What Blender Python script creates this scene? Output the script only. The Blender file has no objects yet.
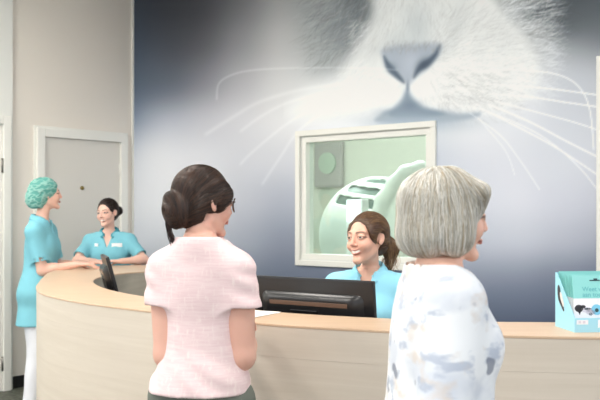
import bpy, bmesh, math, random
import numpy as np
from mathutils import Vector, Matrix
rng = np.random.default_rng(7)
random.seed(7)
S = bpy.context.scene
COL = S.collection
R_ = math.radians

# ------------------------------------------------------------------ objects
def link(o, parent=None):
    COL.objects.link(o)
    if parent is not None:
        o.parent = parent
    return o

def tag(o, label=None, cat=None, group=None, kind=None):
    if label: o['label'] = label
    if cat: o['category'] = cat
    if group: o['group'] = group
    if kind: o['kind'] = kind
    return o

def empty(name, loc=(0, 0, 0), rz=0.0, label=None, cat=None, group=None):
    o = bpy.data.objects.new(name, None)
    o.empty_display_size = 0.1
    o.location = loc
    o.rotation_euler = (0, 0, rz)
    link(o)
    return tag(o, label, cat, group)

def mobj(name, V, F, mat, parent=None, smooth=False, cols=None, colname='tint'):
    me = bpy.data.meshes.new(name)
    V = np.asarray(V, dtype=np.float32)
    if isinstance(F, np.ndarray):
        n = F.shape[1]
        me.vertices.add(len(V)); me.vertices.foreach_set('co', V.ravel())
        me.loops.add(F.size); me.loops.foreach_set('vertex_index', F.ravel().astype(np.int32))
        me.polygons.add(len(F))
        me.polygons.foreach_set('loop_start', np.arange(0, F.size, n, dtype=np.int32))
        me.update(calc_edges=True)
        me.validate()
    else:
        me.from_pydata([tuple(map(float, v)) for v in V], [], [tuple(map(int, f)) for f in F])
        me.update()
    if cols is not None:
        a = me.attributes.new(colname, 'FLOAT_COLOR', 'POINT')
        c = np.ones((len(V), 4), np.float32); c[:, :3] = cols
        a.data.foreach_set('color', c.ravel())
    if smooth:
        me.polygons.foreach_set('use_smooth', np.ones(len(me.polygons), bool))
    if mat is not None:
        me.materials.append(mat)
    o = bpy.data.objects.new(name, me)
    return link(o, parent)

class MB:
    """collects simple shapes for one mesh"""
    def __init__(self): self.bm = bmesh.new()
    def box(self, c, s, rot=None, bevel=0.0):
        M = Matrix.Translation(Vector(c)) @ (rot.to_4x4() if rot is not None else Matrix.Identity(4)) @ Matrix.Diagonal((s[0], s[1], s[2], 1))
        r = bmesh.ops.create_cube(self.bm, size=1.0, matrix=M)
        if bevel > 0:
            es = set()
            for v in r['verts']:
                for e in v.link_edges: es.add(e)
            bmesh.ops.bevel(self.bm, geom=list(es), offset=bevel, segments=2, affect='EDGES', profile=0.6)
        return self
    def cyl(self, a, b, r1, r2=None, seg=20, caps=True):
        a = Vector(a); b = Vector(b); d = b - a
        q = d.to_track_quat('Z', 'Y')
        M = Matrix.Translation((a + b) / 2) @ q.to_matrix().to_4x4()
        bmesh.ops.create_cone(self.bm, cap_ends=caps, segments=seg, radius1=r1, radius2=r1 if r2 is None else r2, depth=d.length, matrix=M)
        return self
    def sph(self, c, r, seg=20, scale=(1, 1, 1)):
        M = Matrix.Translation(Vector(c)) @ Matrix.Diagonal((scale[0], scale[1], scale[2], 1))
        bmesh.ops.create_uvsphere(self.bm, u_segments=seg, v_segments=seg // 2, radius=r, matrix=M)
        return self
    def prism(self, pts, z0, z1):
        b = [self.bm.verts.new((p[0], p[1], z0)) for p in pts]
        t = [self.bm.verts.new((p[0], p[1], z1)) for p in pts]
        n = len(pts)
        self.bm.faces.new(t); self.bm.faces.new(b[::-1])
        for i in range(n):
            self.bm.faces.new((b[i], b[(i + 1) % n], t[(i + 1) % n], t[i]))
        return self
    def poly(self, pts):
        self.bm.faces.new([self.bm.verts.new(p) for p in pts]); return self
    def build(self, name, mat, parent=None, smooth=False, M=None, bevel=0):
        if M is not None: self.bm.transform(M)
        bmesh.ops.recalc_face_normals(self.bm, faces=self.bm.faces)
        me = bpy.data.meshes.new(name); self.bm.to_mesh(me); self.bm.free()
        if smooth:
            for p in me.polygons: p.use_smooth = True
        if mat: me.materials.append(mat)
        o = bpy.data.objects.new(name, me)
        if bevel:
            m = o.modifiers.new('bevel', 'BEVEL'); m.width = bevel; m.segments = 2; m.limit_method = 'ANGLE'
        return link(o, parent)

def tube(pts, r, seg=8, closed=False):
    """tube vertices/faces along points, radius scalar or list"""
    pts = [Vector(p) for p in pts]; n = len(pts)
    rs = r if hasattr(r, '__len__') else [r] * n
    V = []; F = []
    up = Vector((0, 0, 1)); prev = None
    for i, p in enumerate(pts):
        if closed: t = (pts[(i + 1) % n] - pts[i - 1])
        else: t = pts[min(i + 1, n - 1)] - pts[max(i - 1, 0)]
        t.normalize()
        if prev is None:
            a = t.cross(up)
            if a.length < .1: a = t.cross(Vector((1, 0, 0)))
        else:
            a = prev - t * prev.dot(t)
        a.normalize(); prev = a.copy(); b = t.cross(a)
        for k in range(seg):
            w = 2 * math.pi * k / seg
            V.append(p + (a * math.cos(w) + b * math.sin(w)) * rs[i])
    m = n if closed else n - 1
    for i in range(m):
        j = (i + 1) % n
        for k in range(seg):
            l = (k + 1) % seg
            F.append((i * seg + k, i * seg + l, j * seg + l, j * seg + k))
    if not closed:
        F.append(tuple(range(seg))[::-1]); F.append(tuple((n - 1) * seg + k for k in range(seg)))
    return V, F

def catmull(P, n=12, closed=False):
    P = np.asarray(P, float); out = []
    m = len(P)
    rng_ = range(m if closed else m - 1)
    for i in rng_:
        if closed: p0, p1, p2, p3 = P[(i - 1) % m], P[i], P[(i + 1) % m], P[(i + 2) % m]
        else: p0, p1, p2, p3 = P[max(i - 1, 0)], P[i], P[i + 1], P[min(i + 2, m - 1)]
        for k in range(n):
            t = k / n
            out.append(.5 * ((2 * p1) + (-p0 + p2) * t + (2 * p0 - 5 * p1 + 4 * p2 - p3) * t * t + (-p0 + 3 * p1 - 3 * p2 + p3) * t ** 3))
    if not closed: out.append(P[-1])
    return np.array(out)

# ------------------------------------------------------------------ materials
def hexc(c):
    if isinstance(c, str):
        c = c.lstrip('#'); c = [int(c[i:i + 2], 16) / 255 for i in (0, 2, 4)]
    return tuple(x / 12.92 if x <= .04045 else ((x + .055) / 1.055) ** 2.4 for x in c)

def newmat(name):
    m = bpy.data.materials.new(name); m.use_nodes = True
    nt = m.node_tree; bs = nt.nodes['Principled BSDF']
    return m, nt, bs

def N(nt, t, **kw):
    n = nt.nodes.new(t)
    for k, v in kw.items():
        if k in n.inputs.keys(): n.inputs[k].default_value = v
        else: setattr(n, k, v)
    return n

def mat(name, col, rough=.6, metal=0, spec=.5, bump=0, bscale=200, var=0, vscale=5, stretch=(1, 1, 1), sheen=0, trans=0, alpha=1, emit=None, estr=0, attr=None, sss=0):
    m, nt, bs = newmat(name)
    c = hexc(col)
    bs.inputs['Base Color'].default_value = (*c, 1)
    bs.inputs['Roughness'].default_value = rough
    bs.inputs['Metallic'].default_value = metal
    bs.inputs['Specular IOR Level'].default_value = spec
    if sheen: bs.inputs['Sheen Weight'].default_value = sheen
    if trans: bs.inputs['Transmission Weight'].default_value = trans
    if sss:
        bs.inputs['Subsurface Weight'].default_value = sss
        bs.inputs['Subsurface Radius'].default_value = (1, .35, .2)
        bs.inputs['Subsurface Scale'].default_value = .008
    if emit is not None:
        bs.inputs['Emission Color'].default_value = (*hexc(emit), 1); bs.inputs['Emission Strength'].default_value = estr
    L = nt.links
    src = None
    if attr:
        a = N(nt, 'ShaderNodeAttribute', attribute_name=attr); src = a.outputs['Color']
        L.new(src, bs.inputs['Base Color'])
    if var or bump:
        tc = N(nt, 'ShaderNodeTexCoord'); mp = N(nt, 'ShaderNodeMapping'); mp.inputs['Scale'].default_value = stretch
        L.new(tc.outputs['Object'], mp.inputs['Vector'])
    if var:
        nz = N(nt, 'ShaderNodeTexNoise', Scale=vscale, Detail=5.0, Roughness=.6)
        L.new(mp.outputs[0], nz.inputs['Vector'])
        mr = N(nt, 'ShaderNodeMapRange'); mr.inputs[1].default_value = .3; mr.inputs[2].default_value = .7
        mr.inputs[3].default_value = 1 - var; mr.inputs[4].default_value = 1 + var
        L.new(nz.outputs['Fac'], mr.inputs[0])
        mx = N(nt, 'ShaderNodeVectorMath', operation='SCALE')
        if src: L.new(src, mx.inputs[0])
        else: mx.inputs[0].default_value = c
        L.new(mr.outputs[0], mx.inputs['Scale']); L.new(mx.outputs[0], bs.inputs['Base Color'])
    if bump:
        nb = N(nt, 'ShaderNodeTexNoise', Scale=bscale, Detail=3.0); L.new(mp.outputs[0], nb.inputs['Vector'])
        b = N(nt, 'ShaderNodeBump', Strength=bump, Distance=.002)
        L.new(nb.outputs['Fac'], b.inputs['Height']); L.new(b.outputs[0], bs.inputs['Normal'])
    return m

# ------------------------------------------------------------------ signed distance fields
def smin(a, b, k):
    if k <= 0: return np.minimum(a, b)
    h = np.maximum(k - np.abs(a - b), 0) / k
    return np.minimum(a, b) - h * h * k * .25

class Prim:
    def __init__(s, fn, c, r, k=0.0, op='u'):
        s.fn = fn; s.c = np.asarray(c, float); s.r = r; s.k = k; s.op = op

def p_cone(a, b, r1, r2, k=.01, op='u', flat=None):
    a = np.asarray(a, float); b = np.asarray(b, float); ba = b - a; L2 = max(ba @ ba, 1e-12)
    def fn(P):
        q = P - a
        h = np.clip(q @ ba / L2, 0, 1)
        return np.linalg.norm(q - h[:, None] * ba, axis=1) - (r1 + (r2 - r1) * h)
    return Prim(fn, (a + b) / 2, math.sqrt(L2) / 2 + max(r1, r2), k, op)

def p_ell(c, r, k=.01, op='u', R=None):
    c = np.asarray(c, float); r = np.asarray(r, float)
    R = None if R is None else np.asarray(R, float)
    def fn(P):
        q = P - c
        if R is not None: q = q @ R          # rows: local axes as columns of R
        k0 = np.linalg.norm(q / r, axis=1); k1 = np.linalg.norm(q / (r * r), axis=1)
        return np.where(k0 < 1e-6, -r.min(), k0 * (k0 - 1) / np.maximum(k1, 1e-9))
    return Prim(fn, c, r.max(), k, op)

def p_box(c, h, rad=.01, k=.01, op='u', R=None):
    c = np.asarray(c, float); h = np.asarray(h, float) - rad
    R = None if R is None else np.asarray(R, float)
    def fn(P):
        q = P - c
        if R is not None: q = q @ R
        q = np.abs(q) - h
        return np.linalg.norm(np.maximum(q, 0), axis=1) + np.minimum(q.max(axis=1), 0) - rad
    return Prim(fn, c, np.linalg.norm(h) + rad, k, op)

def p_torso(secs, k=.02, ease=0.0, ex=2.3):
    """secs: list of (z, rx, ry, cy, cx) elliptical sections"""
    T = np.array([list(s) + [0] * (5 - len(s)) for s in secs], float)
    z = T[:, 0]
    zs = np.linspace(z[0], z[-1], 80)
    def sm(col):
        a = np.interp(zs, z, T[:, col])
        ker = np.ones(7) / 7
        ap = np.pad(a, 3, mode='edge'); return np.convolve(ap, ker, 'valid')
    rx, ry, cy, cx = sm(1), sm(2), sm(3), sm(4)
    def fn(P):
        zz = np.clip(P[:, 2], z[0], z[-1])
        a = np.interp(zz, zs, rx) + ease; b = np.interp(zz, zs, ry) + ease
        x = (P[:, 0] - np.interp(zz, zs, cx)) / a; y = (P[:, 1] - np.interp(zz, zs, cy)) / b
        rr = (np.abs(x) ** ex + np.abs(y) ** ex) ** (1 / ex)
        d2 = (rr - 1) * np.minimum(a, b)
        dz = np.maximum(P[:, 2] - z[-1], z[0] - P[:, 2])
        return np.where(dz > 0, np.sqrt(np.maximum(d2, 0) ** 2 + dz ** 2) + np.minimum(d2, 0) * 0, np.maximum(d2, -.2))
    c = (0, T[:, 3].mean(), (z[0] + z[-1]) / 2)
    return Prim(fn, c, (z[-1] - z[0]) / 2 + T[:, 1].max() + ease, k)

class Field:
    def __init__(s, prims, post=None): s.p = prims; s.post = post
    def ev(s, P, c=None, R=None):
        d = np.full(len(P), 1.0)
        for q in s.p:
            if c is not None and np.linalg.norm(q.c - c) - q.r > R + q.k + .03: continue
            e = q.fn(P)
            if q.op == 'u': d = smin(d, e, q.k)
            else: d = -smin(-d, e, q.k)
        if s.post: d = s.post(P, d)
        return d
    def grad(s, P, e=.0015):
        g = np.stack([s.ev(P + np.eye(3)[i] * e) - s.ev(P - np.eye(3)[i] * e) for i in range(3)], 1)
        return g / np.maximum(np.linalg.norm(g, axis=1)[:, None], 1e-9)

def xf_prims(prims, Rm, t, sc=1.0):
    """place primitives written in a local frame: world = Rm @ (sc*p) + t"""
    Rm = np.asarray(Rm, float); t = np.asarray(t, float); out = []
    for q in prims:
        def fn(P, q=q): return q.fn(((P - t) @ Rm) / sc) * sc
        out.append(Prim(fn, Rm @ (q.c * sc) + t, q.r * sc, q.k * sc, q.op))
    return out

def xf_post(post, Rm, t, sc=1.0):
    def f(P, d): return post(((P - t) @ Rm) / sc, d / sc) * sc
    return f

def mesh_field(field, lo, hi, res, B=8):
    lo = np.asarray(lo, float); hi = np.asarray(hi, float)
    nb = np.ceil((hi - lo) / (res * B)).astype(int)
    n = nb * B + 1
    cen = [lo[i] + (np.arange(nb[i]) + .5) * B * res for i in range(3)]
    G = np.stack(np.meshgrid(*cen, indexing='ij'), -1).reshape(-1, 3)
    dc = np.concatenate([field.ev(g) for g in np.array_split(G, max(1, len(G) // 200000))])
    Rb = B * res * math.sqrt(3) / 2
    vol = np.empty(tuple(n), np.float32)
    sg = np.where(dc < 0, -1., 1.).reshape(nb)
    big = np.repeat(np.repeat(np.repeat(sg, B, 0), B, 1), B, 2)
    vol[:-1, :-1, :-1] = big
    vol[-1] = 1; vol[:, -1] = 1; vol[:, :, -1] = 1
    act = np.argwhere((np.abs(dc) < Rb * 1.9).reshape(nb))
    o = np.arange(B + 1) * res
    L = np.stack(np.meshgrid(o, o, o, indexing='ij'), -1).reshape(-1, 3)
    for a in act:
        base = lo + a * B * res
        d = field.ev(base + L, base + B * res / 2, Rb).reshape(B + 1, B + 1, B + 1)
        i, j, k = a * B
        vol[i:i + B + 1, j:j + B + 1, k:k + B + 1] = d
    for ax in range(3):
        sl = [slice(None)] * 3
        sl[ax] = 0; vol[tuple(sl)] = np.maximum(vol[tuple(sl)], 1e-3)
        sl[ax] = -1; vol[tuple(sl)] = np.maximum(vol[tuple(sl)], 1e-3)
    return surf_nets(vol, lo, res)

def surf_nets(vol, lo, res):
    s = vol < 0
    nx, ny, nz = vol.shape
    cnt = np.zeros((nx - 1, ny - 1, nz - 1), np.int8)
    for dx in (0, 1):
        for dy in (0, 1):
            for dz in (0, 1):
                cnt += s[dx:nx - 1 + dx, dy:ny - 1 + dy, dz:nz - 1 + dz]
    act = (cnt > 0) & (cnt < 8)
    idx = np.full(act.shape, -1, np.int64)
    C = np.argwhere(act); idx[act] = np.arange(len(C))
    acc = np.zeros((len(C), 3)); num = np.zeros(len(C))
    cor = [(a, b, c) for a in (0, 1) for b in (0, 1) for c in (0, 1)]
    cv = {c: vol[C[:, 0] + c[0], C[:, 1] + c[1], C[:, 2] + c[2]].astype(float) for c in cor}
    for a in cor:
        for ax in range(3):
            if a[ax]: continue
            b = list(a); b[ax] = 1; b = tuple(b)
            va, vb = cv[a], cv[b]; m = (va < 0) != (vb < 0)
            t = np.where(m, va / np.where(va == vb, 1, va - vb), 0)
            p = np.array(a, float)[None].repeat(len(C), 0); p[:, ax] += t
            acc[m] += p[m]; num[m] += 1
    V = lo + (C + acc / np.maximum(num, 1)[:, None]) * res
    F = []
    for ax in range(3):
        u, v = (ax + 1) % 3, (ax + 2) % 3
        sl0 = [slice(None)] * 3; sl1 = [slice(None)] * 3
        sl0[ax] = slice(0, -1); sl1[ax] = slice(1, None)
        A = s[tuple(sl0)]; Bb = s[tuple(sl1)]
        E = np.argwhere(A != Bb)
        ok = (E[:, u] > 0) & (E[:, v] > 0) & (E[:, u] < vol.shape[u] - 1) & (E[:, v] < vol.shape[v] - 1)
        E = E[ok]; ins = A[E[:, 0], E[:, 1], E[:, 2]]
        def cell(du, dv):
            c = E.copy(); c[:, u] += du; c[:, v] += dv
            return idx[c[:, 0], c[:, 1], c[:, 2]]
        q = np.stack([cell(-1, -1), cell(0, -1), cell(0, 0), cell(-1, 0)], 1)
        q[~ins] = q[~ins][:, ::-1]
        F.append(q)
    F = np.concatenate(F)
    return V, F[(F >= 0).all(1)]

def relax(V, F, it=1, lam=.5):
    V = V.copy()
    e = np.concatenate([F[:, [0, 1]], F[:, [1, 2]], F[:, [2, 3]], F[:, [3, 0]]])
    for _ in range(it):
        acc = np.zeros_like(V); n = np.zeros(len(V))
        np.add.at(acc, e[:, 0], V[e[:, 1]]); np.add.at(acc, e[:, 1], V[e[:, 0]])
        np.add.at(n, e[:, 0], 1); np.add.at(n, e[:, 1], 1)
        V += lam * (acc / np.maximum(n, 1)[:, None] - V)
    return V

def join(parts):
    Vs, Fs, Cs, o = [], [], [], 0
    for p in parts:
        V, F = p[0], p[1]
        Vs.append(V); Fs.append(np.asarray(F) + o); o += len(V)
        if len(p) > 2: Cs.append(p[2])
    return np.concatenate(Vs), np.concatenate(Fs), (np.concatenate(Cs) if Cs else None)

def vnoise(P, f, seed=0):
    """cheap smooth pseudo-noise in -1..1"""
    r = np.random.default_rng(seed); d = np.zeros(len(P))
    for i in range(5):
        w = r.normal(size=3); w /= np.linalg.norm(w)
        w2 = r.normal(size=3); ph = r.uniform(0, 6.28)
        d += np.sin(P @ w * f * r.uniform(.7, 1.4) + 1.3 * np.sin(P @ w2 * f * .6 + ph) + ph)
    return d / 3.2
M = {}
LAMP = 19.0; LAMP2 = 15.0; WCOL = (.93, .96, 1.0); WSTR = .85; EXPO = 0.90
LAMPS = [(.9, 2.9), (1.0, 4.9), (2.9, 2.9), (3.1, 4.9), (5.0, 2.9), (5.6, 4.9), (.9, 6.2), (3.3, 6.2)]
# ------------------------------------------------------------------ people
def p_warp(pr, fn):
    return Prim(lambda P, pr=pr: pr.fn(fn(P)), pr.c, pr.r * 1.3, pr.k, pr.op)

def head_prims(o):
    p = []
    jw = o.get('jaw', 1.0)
    p.append(p_ell((0, -.018, .030), (.0735, .092, .084), 0))
    p.append(p_ell((0, .022, -.018), (.055 * jw, .064, .087), .025))
    p.append(p_cone((.041 * jw, .002, -.052), (.009, .063, -.097), .016, .0115, .022))
    p.append(p_cone((-.041 * jw, .002, -.052), (-.009, .063, -.097), .016, .0115, .022))
    p.append(p_ell((0, .071, -.098), (.013, .011, .012), .016))
    for s in (-1, 1):
        p.append(p_ell((s * .034, .054, -.030), (.025, .024, .025), .02))
        p.append(p_cone((s * .012, .080, .024), (s * .045, .066, .024), .0075, .007, .014))
    for s in (-1, 1):      # sockets
        p.append(p_ell((s * .032, .103, .004), (.017, .022, .012), .012, 's'))
    # lids
    for s in (-1, 1):
        p.append(p_ell((s * .0315, .0722, .0030), (.0160, .0145, .0135), .006))
    # nose
    p.append(p_cone((0, .086, .014), (0, .1000, -.026), .0055, .0080, .010))
    for s in (-1, 1):
        p.append(p_ell((s * .0105, .0905, -.0300), (.0062, .0080, .0058), .006))
        p.append(p_ell((s * .0058, .0970, -.0362), (.0028, .004, .0028), .003, 's'))
    # eye slits
    for s in (-1, 1):
        Rm = rotm(0, s * -4, 0)
        p.append(p_ell((s * .0320, .0880, .0022), (.0142, .0105, o.get('eye', .0060)), .002, 's', R=Rm))
    sm = o.get('smile', 0.0)
    w = lambda P, c=sm: np.stack([P[:, 0], P[:, 1] + 14 * P[:, 0] ** 2, P[:, 2] - (14 * c) * P[:, 0] ** 2], 1)
    mw = .0215 + .005 * sm
    if o.get('teeth'):
        p.append(p_warp(p_ell((0, .0848, -.0532), (mw * 1.02, .0062, .0028), .007), w))
        p.append(p_warp(p_ell((0, .0826, -.0682), (mw * .88, .0068, .0034), .007), w))
        p.append(p_warp(p_ell((0, .0915, -.0606), (mw * .98, .0130, .0052), .002, 's'), w))
        for s in (-1, 1):
            p.append(p_ell((s * .037, .061, -.032), (.014, .017, .016), .016))
    else:
        p.append(p_warp(p_ell((0, .0865, -.0565), (mw, .0066, .0038), .005), w))
        p.append(p_warp(p_ell((0, .0855, -.0640), (mw * .84, .0070, .0044), .004), w))
    # ears
    for s in (-1, 1):
        Rm = rotm(12, 0, s * 22)
        p.append(p_ell((s * .0745, -.012, -.002), (.0055, .0135, .0235), .006, 'u', Rm))
        p.append(p_ell((s * .0800, -.008, .003), (.0045, .0085, .0150), .003, 's', Rm))
        p.append(p_ell((s * .0725, -.006, -.022), (.0050, .0070, .0075), .006, 'u', Rm))
    return p

def rotm(x, y, z):
    return np.array((Matrix.Rotation(R_(z), 3, 'Z') @ Matrix.Rotation(R_(y), 3, 'Y') @ Matrix.Rotation(R_(x), 3, 'X')))

def ss(a, b, x):
    t = np.clip((x - a) / (b - a), 0, 1); return t * t * (3 - 2 * t)

def head_color(Q, skin, o):
    """colour of skin points in head coordinates"""
    n = len(Q); c = np.tile(np.array(hexc(skin)), (n, 1))
    x, y, z = Q[:, 0], Q[:, 1], Q[:, 2]; ax = np.abs(x)
    def mixc(w, col, a=1.0):
        c[:] = c * (1 - (w * a)[:, None]) + np.array(hexc(col)) * (w * a)[:, None]
    front = ss(.03, .06, y)
    blush = np.exp(-(((ax - .040) / .018) ** 2 + ((z + .025) / .016) ** 2)) * front
    mixc(blush, o.get('blush', 'd98c7c'), .30)
    mixc(np.exp(-((x / .012) ** 2 + ((z + .03) / .012) ** 2)) * ss(.09, .1, y), o.get('blush', 'd98c7c'), .25)
    sm = o.get('smile', 0.0); zz = z - 14 * sm * x * x
    mw = .0215 + .005 * sm
    if o.get('teeth'):
        lw = (1 - ss(mw * .85, mw * 1.08, ax)) * (np.maximum(np.exp(-((zz + .0528) / .0034) ** 4), np.exp(-((zz + .0690) / .0042) ** 4)))
        inner = (1 - ss(mw * .8, mw, ax)) * (1 - ss(.003, .0048, np.abs(zz + .0605))) * (1 - ss(.0805, .0835, y + 14 * x * x))
        mixc(lw * front, o.get('lip', 'cb7f78'), .6); mixc(inner * front, '6a2a2a', .95)
    else:
        lw = (1 - ss(mw * .8, mw * 1.05, ax)) * np.exp(-((zz + .0605) / .0080) ** 4)
        mixc(lw * front, o.get('lip', 'c0736c'), .8)
        mixc((1 - ss(mw * .8, mw, ax)) * np.exp(-((zz + .0603) / .0016) ** 2) * front, '7c3a38', .7)
    bz = .0215 + .0045 * np.sin(np.clip((ax - .012) / .038, 0, 1) * 2.6)
    br = ss(.009, .015, ax) * (1 - ss(.044, .052, ax)) * np.exp(-((z - bz) / .0034) ** 2) * front
    mixc(br, o.get('brow', '4a3528'), .9)
    # lash line around the slit
    ex, ez = (ax - .032) / .0158, (z - .0024) / .0074
    rr = np.sqrt(ex ** 2 + ez ** 2)
    la = np.exp(-((rr - .98) / .16) ** 2) * front * np.where(z > .0024, 1, .5)
    mixc(la, '2c1c18', .92)
    return c

def hand_prims(W, d, nrm, side, sc=1.0, curl=.5, spread=1.0, thumb=.6):
    """W wrist, d pointing along the hand, nrm = out of the palm, side=+1 if thumb lies along cross(d,nrm)"""
    W = np.asarray(W, float); d = unit(d); nrm = np.asarray(nrm, float); nrm = unit(nrm - d * (nrm @ d))
    t = np.cross(d, nrm) * side
    p = []; kn = []
    offs = [.026, .009, -.009, -.026]
    L = [.070, .078, .073, .058]
    for i, o in enumerate(offs):
        k0 = W + t * o * .55 * sc + d * .012 * sc
        k1 = W + t * o * sc * 1.0 + d * (.085 - .004 * abs(i - 1)) * sc - nrm * .002
        p.append(p_cone(k0, k1, .0125 * sc, .0105 * sc, .012))
        a = k1; ang = -.05
        dirt = unit(d + t * o * 3.5 * spread)
        for j, (fr, rr) in enumerate([(.45, .0088), (.31, .0078), (.24, .0068)]):
            ang += curl * [.55, .8, .5][j]
            dd = unit(dirt * math.cos(ang) + nrm * math.sin(ang))
            b = a + dd * L[i] * fr * sc
            p.append(p_cone(a, b, rr * sc * 1.06, rr * sc, .0025))
            a = b
    # thumb
    a = W + t * .018 * sc + d * .018 * sc + nrm * .006
    m = a + unit(d * .75 + t * .75 + nrm * .25) * .042 * sc
    b = m + unit(d * .95 + t * .35 * thumb + nrm * (.25 + .5 * curl)) * .034 * sc
    e = b + unit(d * .95 + t * .05 + nrm * (.25 + .6 * curl)) * .026 * sc
    p += [p_cone(a, m, .0150 * sc, .0110 * sc, .012), p_cone(m, b, .0105 * sc, .0092 * sc, .003), p_cone(b, e, .0090 * sc, .0075 * sc, .003)]
    return p

def unit(v):
    v = np.asarray(v, float); return v / max(np.linalg.norm(v), 1e-9)

def two_bone(S_, W, l1, l2, pole):
    S_ = np.asarray(S_, float); W = np.asarray(W, float); v = W - S_; D = np.linalg.norm(v)
    if D > (l1 + l2) * .995:
        W = S_ + v / D * (l1 + l2) * .995; v = W - S_; D = np.linalg.norm(v)
    u = v / D; a = (l1 * l1 - l2 * l2 + D * D) / (2 * D); h = math.sqrt(max(l1 * l1 - a * a, 0))
    pl = np.asarray(pole, float); pl = unit(pl - u * (pl @ u))
    return S_ + u * a + pl * h, W

def fix_orient(V, F):
    a, b, c, d = V[F[:, 0]], V[F[:, 1]], V[F[:, 2]], V[F[:, 3]]
    vol = np.einsum('ij,ij->i', a, np.cross(b, c)).sum() + np.einsum('ij,ij->i', a, np.cross(c, d)).sum()
    return F if vol > 0 else F[:, ::-1]

def fmesh(name, field, lo, hi, res, material, parent, cols=None, it=3, B=8):
    V, F = mesh_field(field, lo, hi, res, B)
    F = fix_orient(V, F); V = relax(V, F, it, .4)
    c = cols(V) if cols else None
    return mobj(name, V, F, material, parent, True, c)

def sleeve_prim(a, b, r1, r2, armr, k=.03, gap=.03):
    a = np.asarray(a, float); b = np.asarray(b, float); L = np.linalg.norm(b - a); u = (b - a) / L
    def fn(P):
        q = P - a; t = q @ u; h = np.clip(t / L, 0, 1.0)
        rad = np.linalg.norm(q - (h * L)[:, None] * u, axis=1)
        d = np.maximum(rad - (r1 + (r2 - r1) * h), t - L)
        radl = np.linalg.norm(q - t[:, None] * u, axis=1)
        hole = np.maximum(radl - np.maximum(armr + .004, (r1 + (r2 - r1) * h) - .014), (L - gap) - t)
        return np.maximum(d, -hole)
    return Prim(fn, (a + b) / 2, L / 2 + max(r1, r2) + .02, k)

def eyes(parent, Rh, ch, sc, iris, look=(0, 0)):
    for s in (-1, 1):
        nseg, nr = 20, 14; V = []; C = []
        r = .0128
        for i in range(nr + 1):
            th = math.pi * i / nr
            for j in range(nseg):
                ph = 2 * math.pi * j / nseg
                V.append((r * math.sin(th) * math.cos(ph), r * math.cos(th), r * math.sin(th) * math.sin(ph)))
        V = np.array(V)
        lx, lz = look
        g = unit((lx, 1, lz))
        cs = (V / r) @ g
        C = np.tile(np.array(hexc('cfc9c4')), (len(V), 1))
        C[cs > .81] = hexc(iris); C[cs > .972] = hexc('0a0808')
        F = []
        for i in range(nr):
            for j in range(nseg):
                F.append((i * nseg + j, i * nseg + (j + 1) % nseg, (i + 1) * nseg + (j + 1) % nseg, (i + 1) * nseg + j))
        Vw = (V + np.array([s * .0318, .0716, .0028])) * sc @ Rh.T + ch
        mobj('eye', Vw, F, M['eye'], parent, True, C)

def strands(field, seeds, dirf, n, step, r0, offs, cols, name, material, parent, taper=.35, rs=3, wave=0, jit=.15):
    """individual hair strands combed along the surface of `field`"""
    P = seeds.copy(); m = len(P)
    offv = rng.uniform(offs[0], offs[1], m)
    ph = rng.uniform(0, 6.28, m); path = []
    jd = rng.normal(size=(m, 3)) * jit
    for i in range(n):
        g = field.grad(P)
        d = field.ev(P)
        P = P - g * (d - offv)[:, None]
        path.append(P.copy())
        D = dirf(P, i) + jd
        if wave: D = D + np.cross(g, D) * (wave * np.sin(i * .9 + ph))[:, None]
        D = D - g * np.sum(D * g, 1)[:, None]
        D /= np.maximum(np.linalg.norm(D, axis=1)[:, None], 1e-6)
        P = P + D * step
    path = np.array(path)                         # n,m,3
    T = np.gradient(path, axis=0); T /= np.maximum(np.linalg.norm(T, axis=2)[..., None], 1e-9)
    up = np.array([.3, .5, .8]); A = np.cross(T, up); A /= np.maximum(np.linalg.norm(A, axis=2)[..., None], 1e-6); Bv = np.cross(T, A)
    rad = r0 * (1 - (1 - taper) * np.linspace(0, 1, n) ** 2)[:, None, None]
    ring = [path + (A * math.cos(2 * math.pi * k / rs) + Bv * math.sin(2 * math.pi * k / rs)) * rad for k in range(rs)]
    V = np.stack(ring, 2).reshape(-1, 3)          # index (i*m + j)*rs + k
    I, J, K = np.meshgrid(np.arange(n - 1), np.arange(m), np.arange(rs), indexing='ij')
    K2 = (K + 1) % rs
    ix = lambda i, j, k: (i * m + j) * rs + k
    F = np.stack([ix(I, J, K), ix(I, J, K2), ix(I + 1, J, K2), ix(I + 1, J, K)], -1).reshape(-1, 4)
    pal = np.array([hexc(c) for c in cols]); pick = pal[rng.integers(0, len(pal), m)] * rng.uniform(.85, 1.15, (m, 1))
    C = np.repeat(np.tile(pick[None], (n, 1, 1)).reshape(-1, 3), rs, 0)
    return V, F, C

def collar_mesh(c, rx, ry, h, fl, gap=.5, tilt=.0, n=40, a0=math.pi / 2, th=.004):
    """fold-down collar strip around an ellipse, open at angle a0 (front) by gap radians; profile up then out"""
    V = []; F = []
    prof = [(0, -.012), (.001, h * .6), (.004, h), (.009, h * .92), (fl, h * .25), (fl + .004, -.004)]
    m = len(prof)
    for i in range(n + 1):
        w = a0 + gap / 2 + (2 * math.pi - gap) * i / n
        e = min(i, n - i) / (n * .14); e = min(e, 1)
        for (o, z) in prof:
            oo = o * (1 + .25 * (1 - e)); 
            zz = z - (1 - e) * .028 - tilt * math.sin(w)
            V.append((c[0] + (rx + oo) * math.cos(w), c[1] + (ry + oo) * math.sin(w), c[2] + zz))
    for i in range(n):
        for k in range(m - 1):
            a = i * m + k; F.append((a, a + 1, a + m + 1, a + m))
    return V, F

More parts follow.
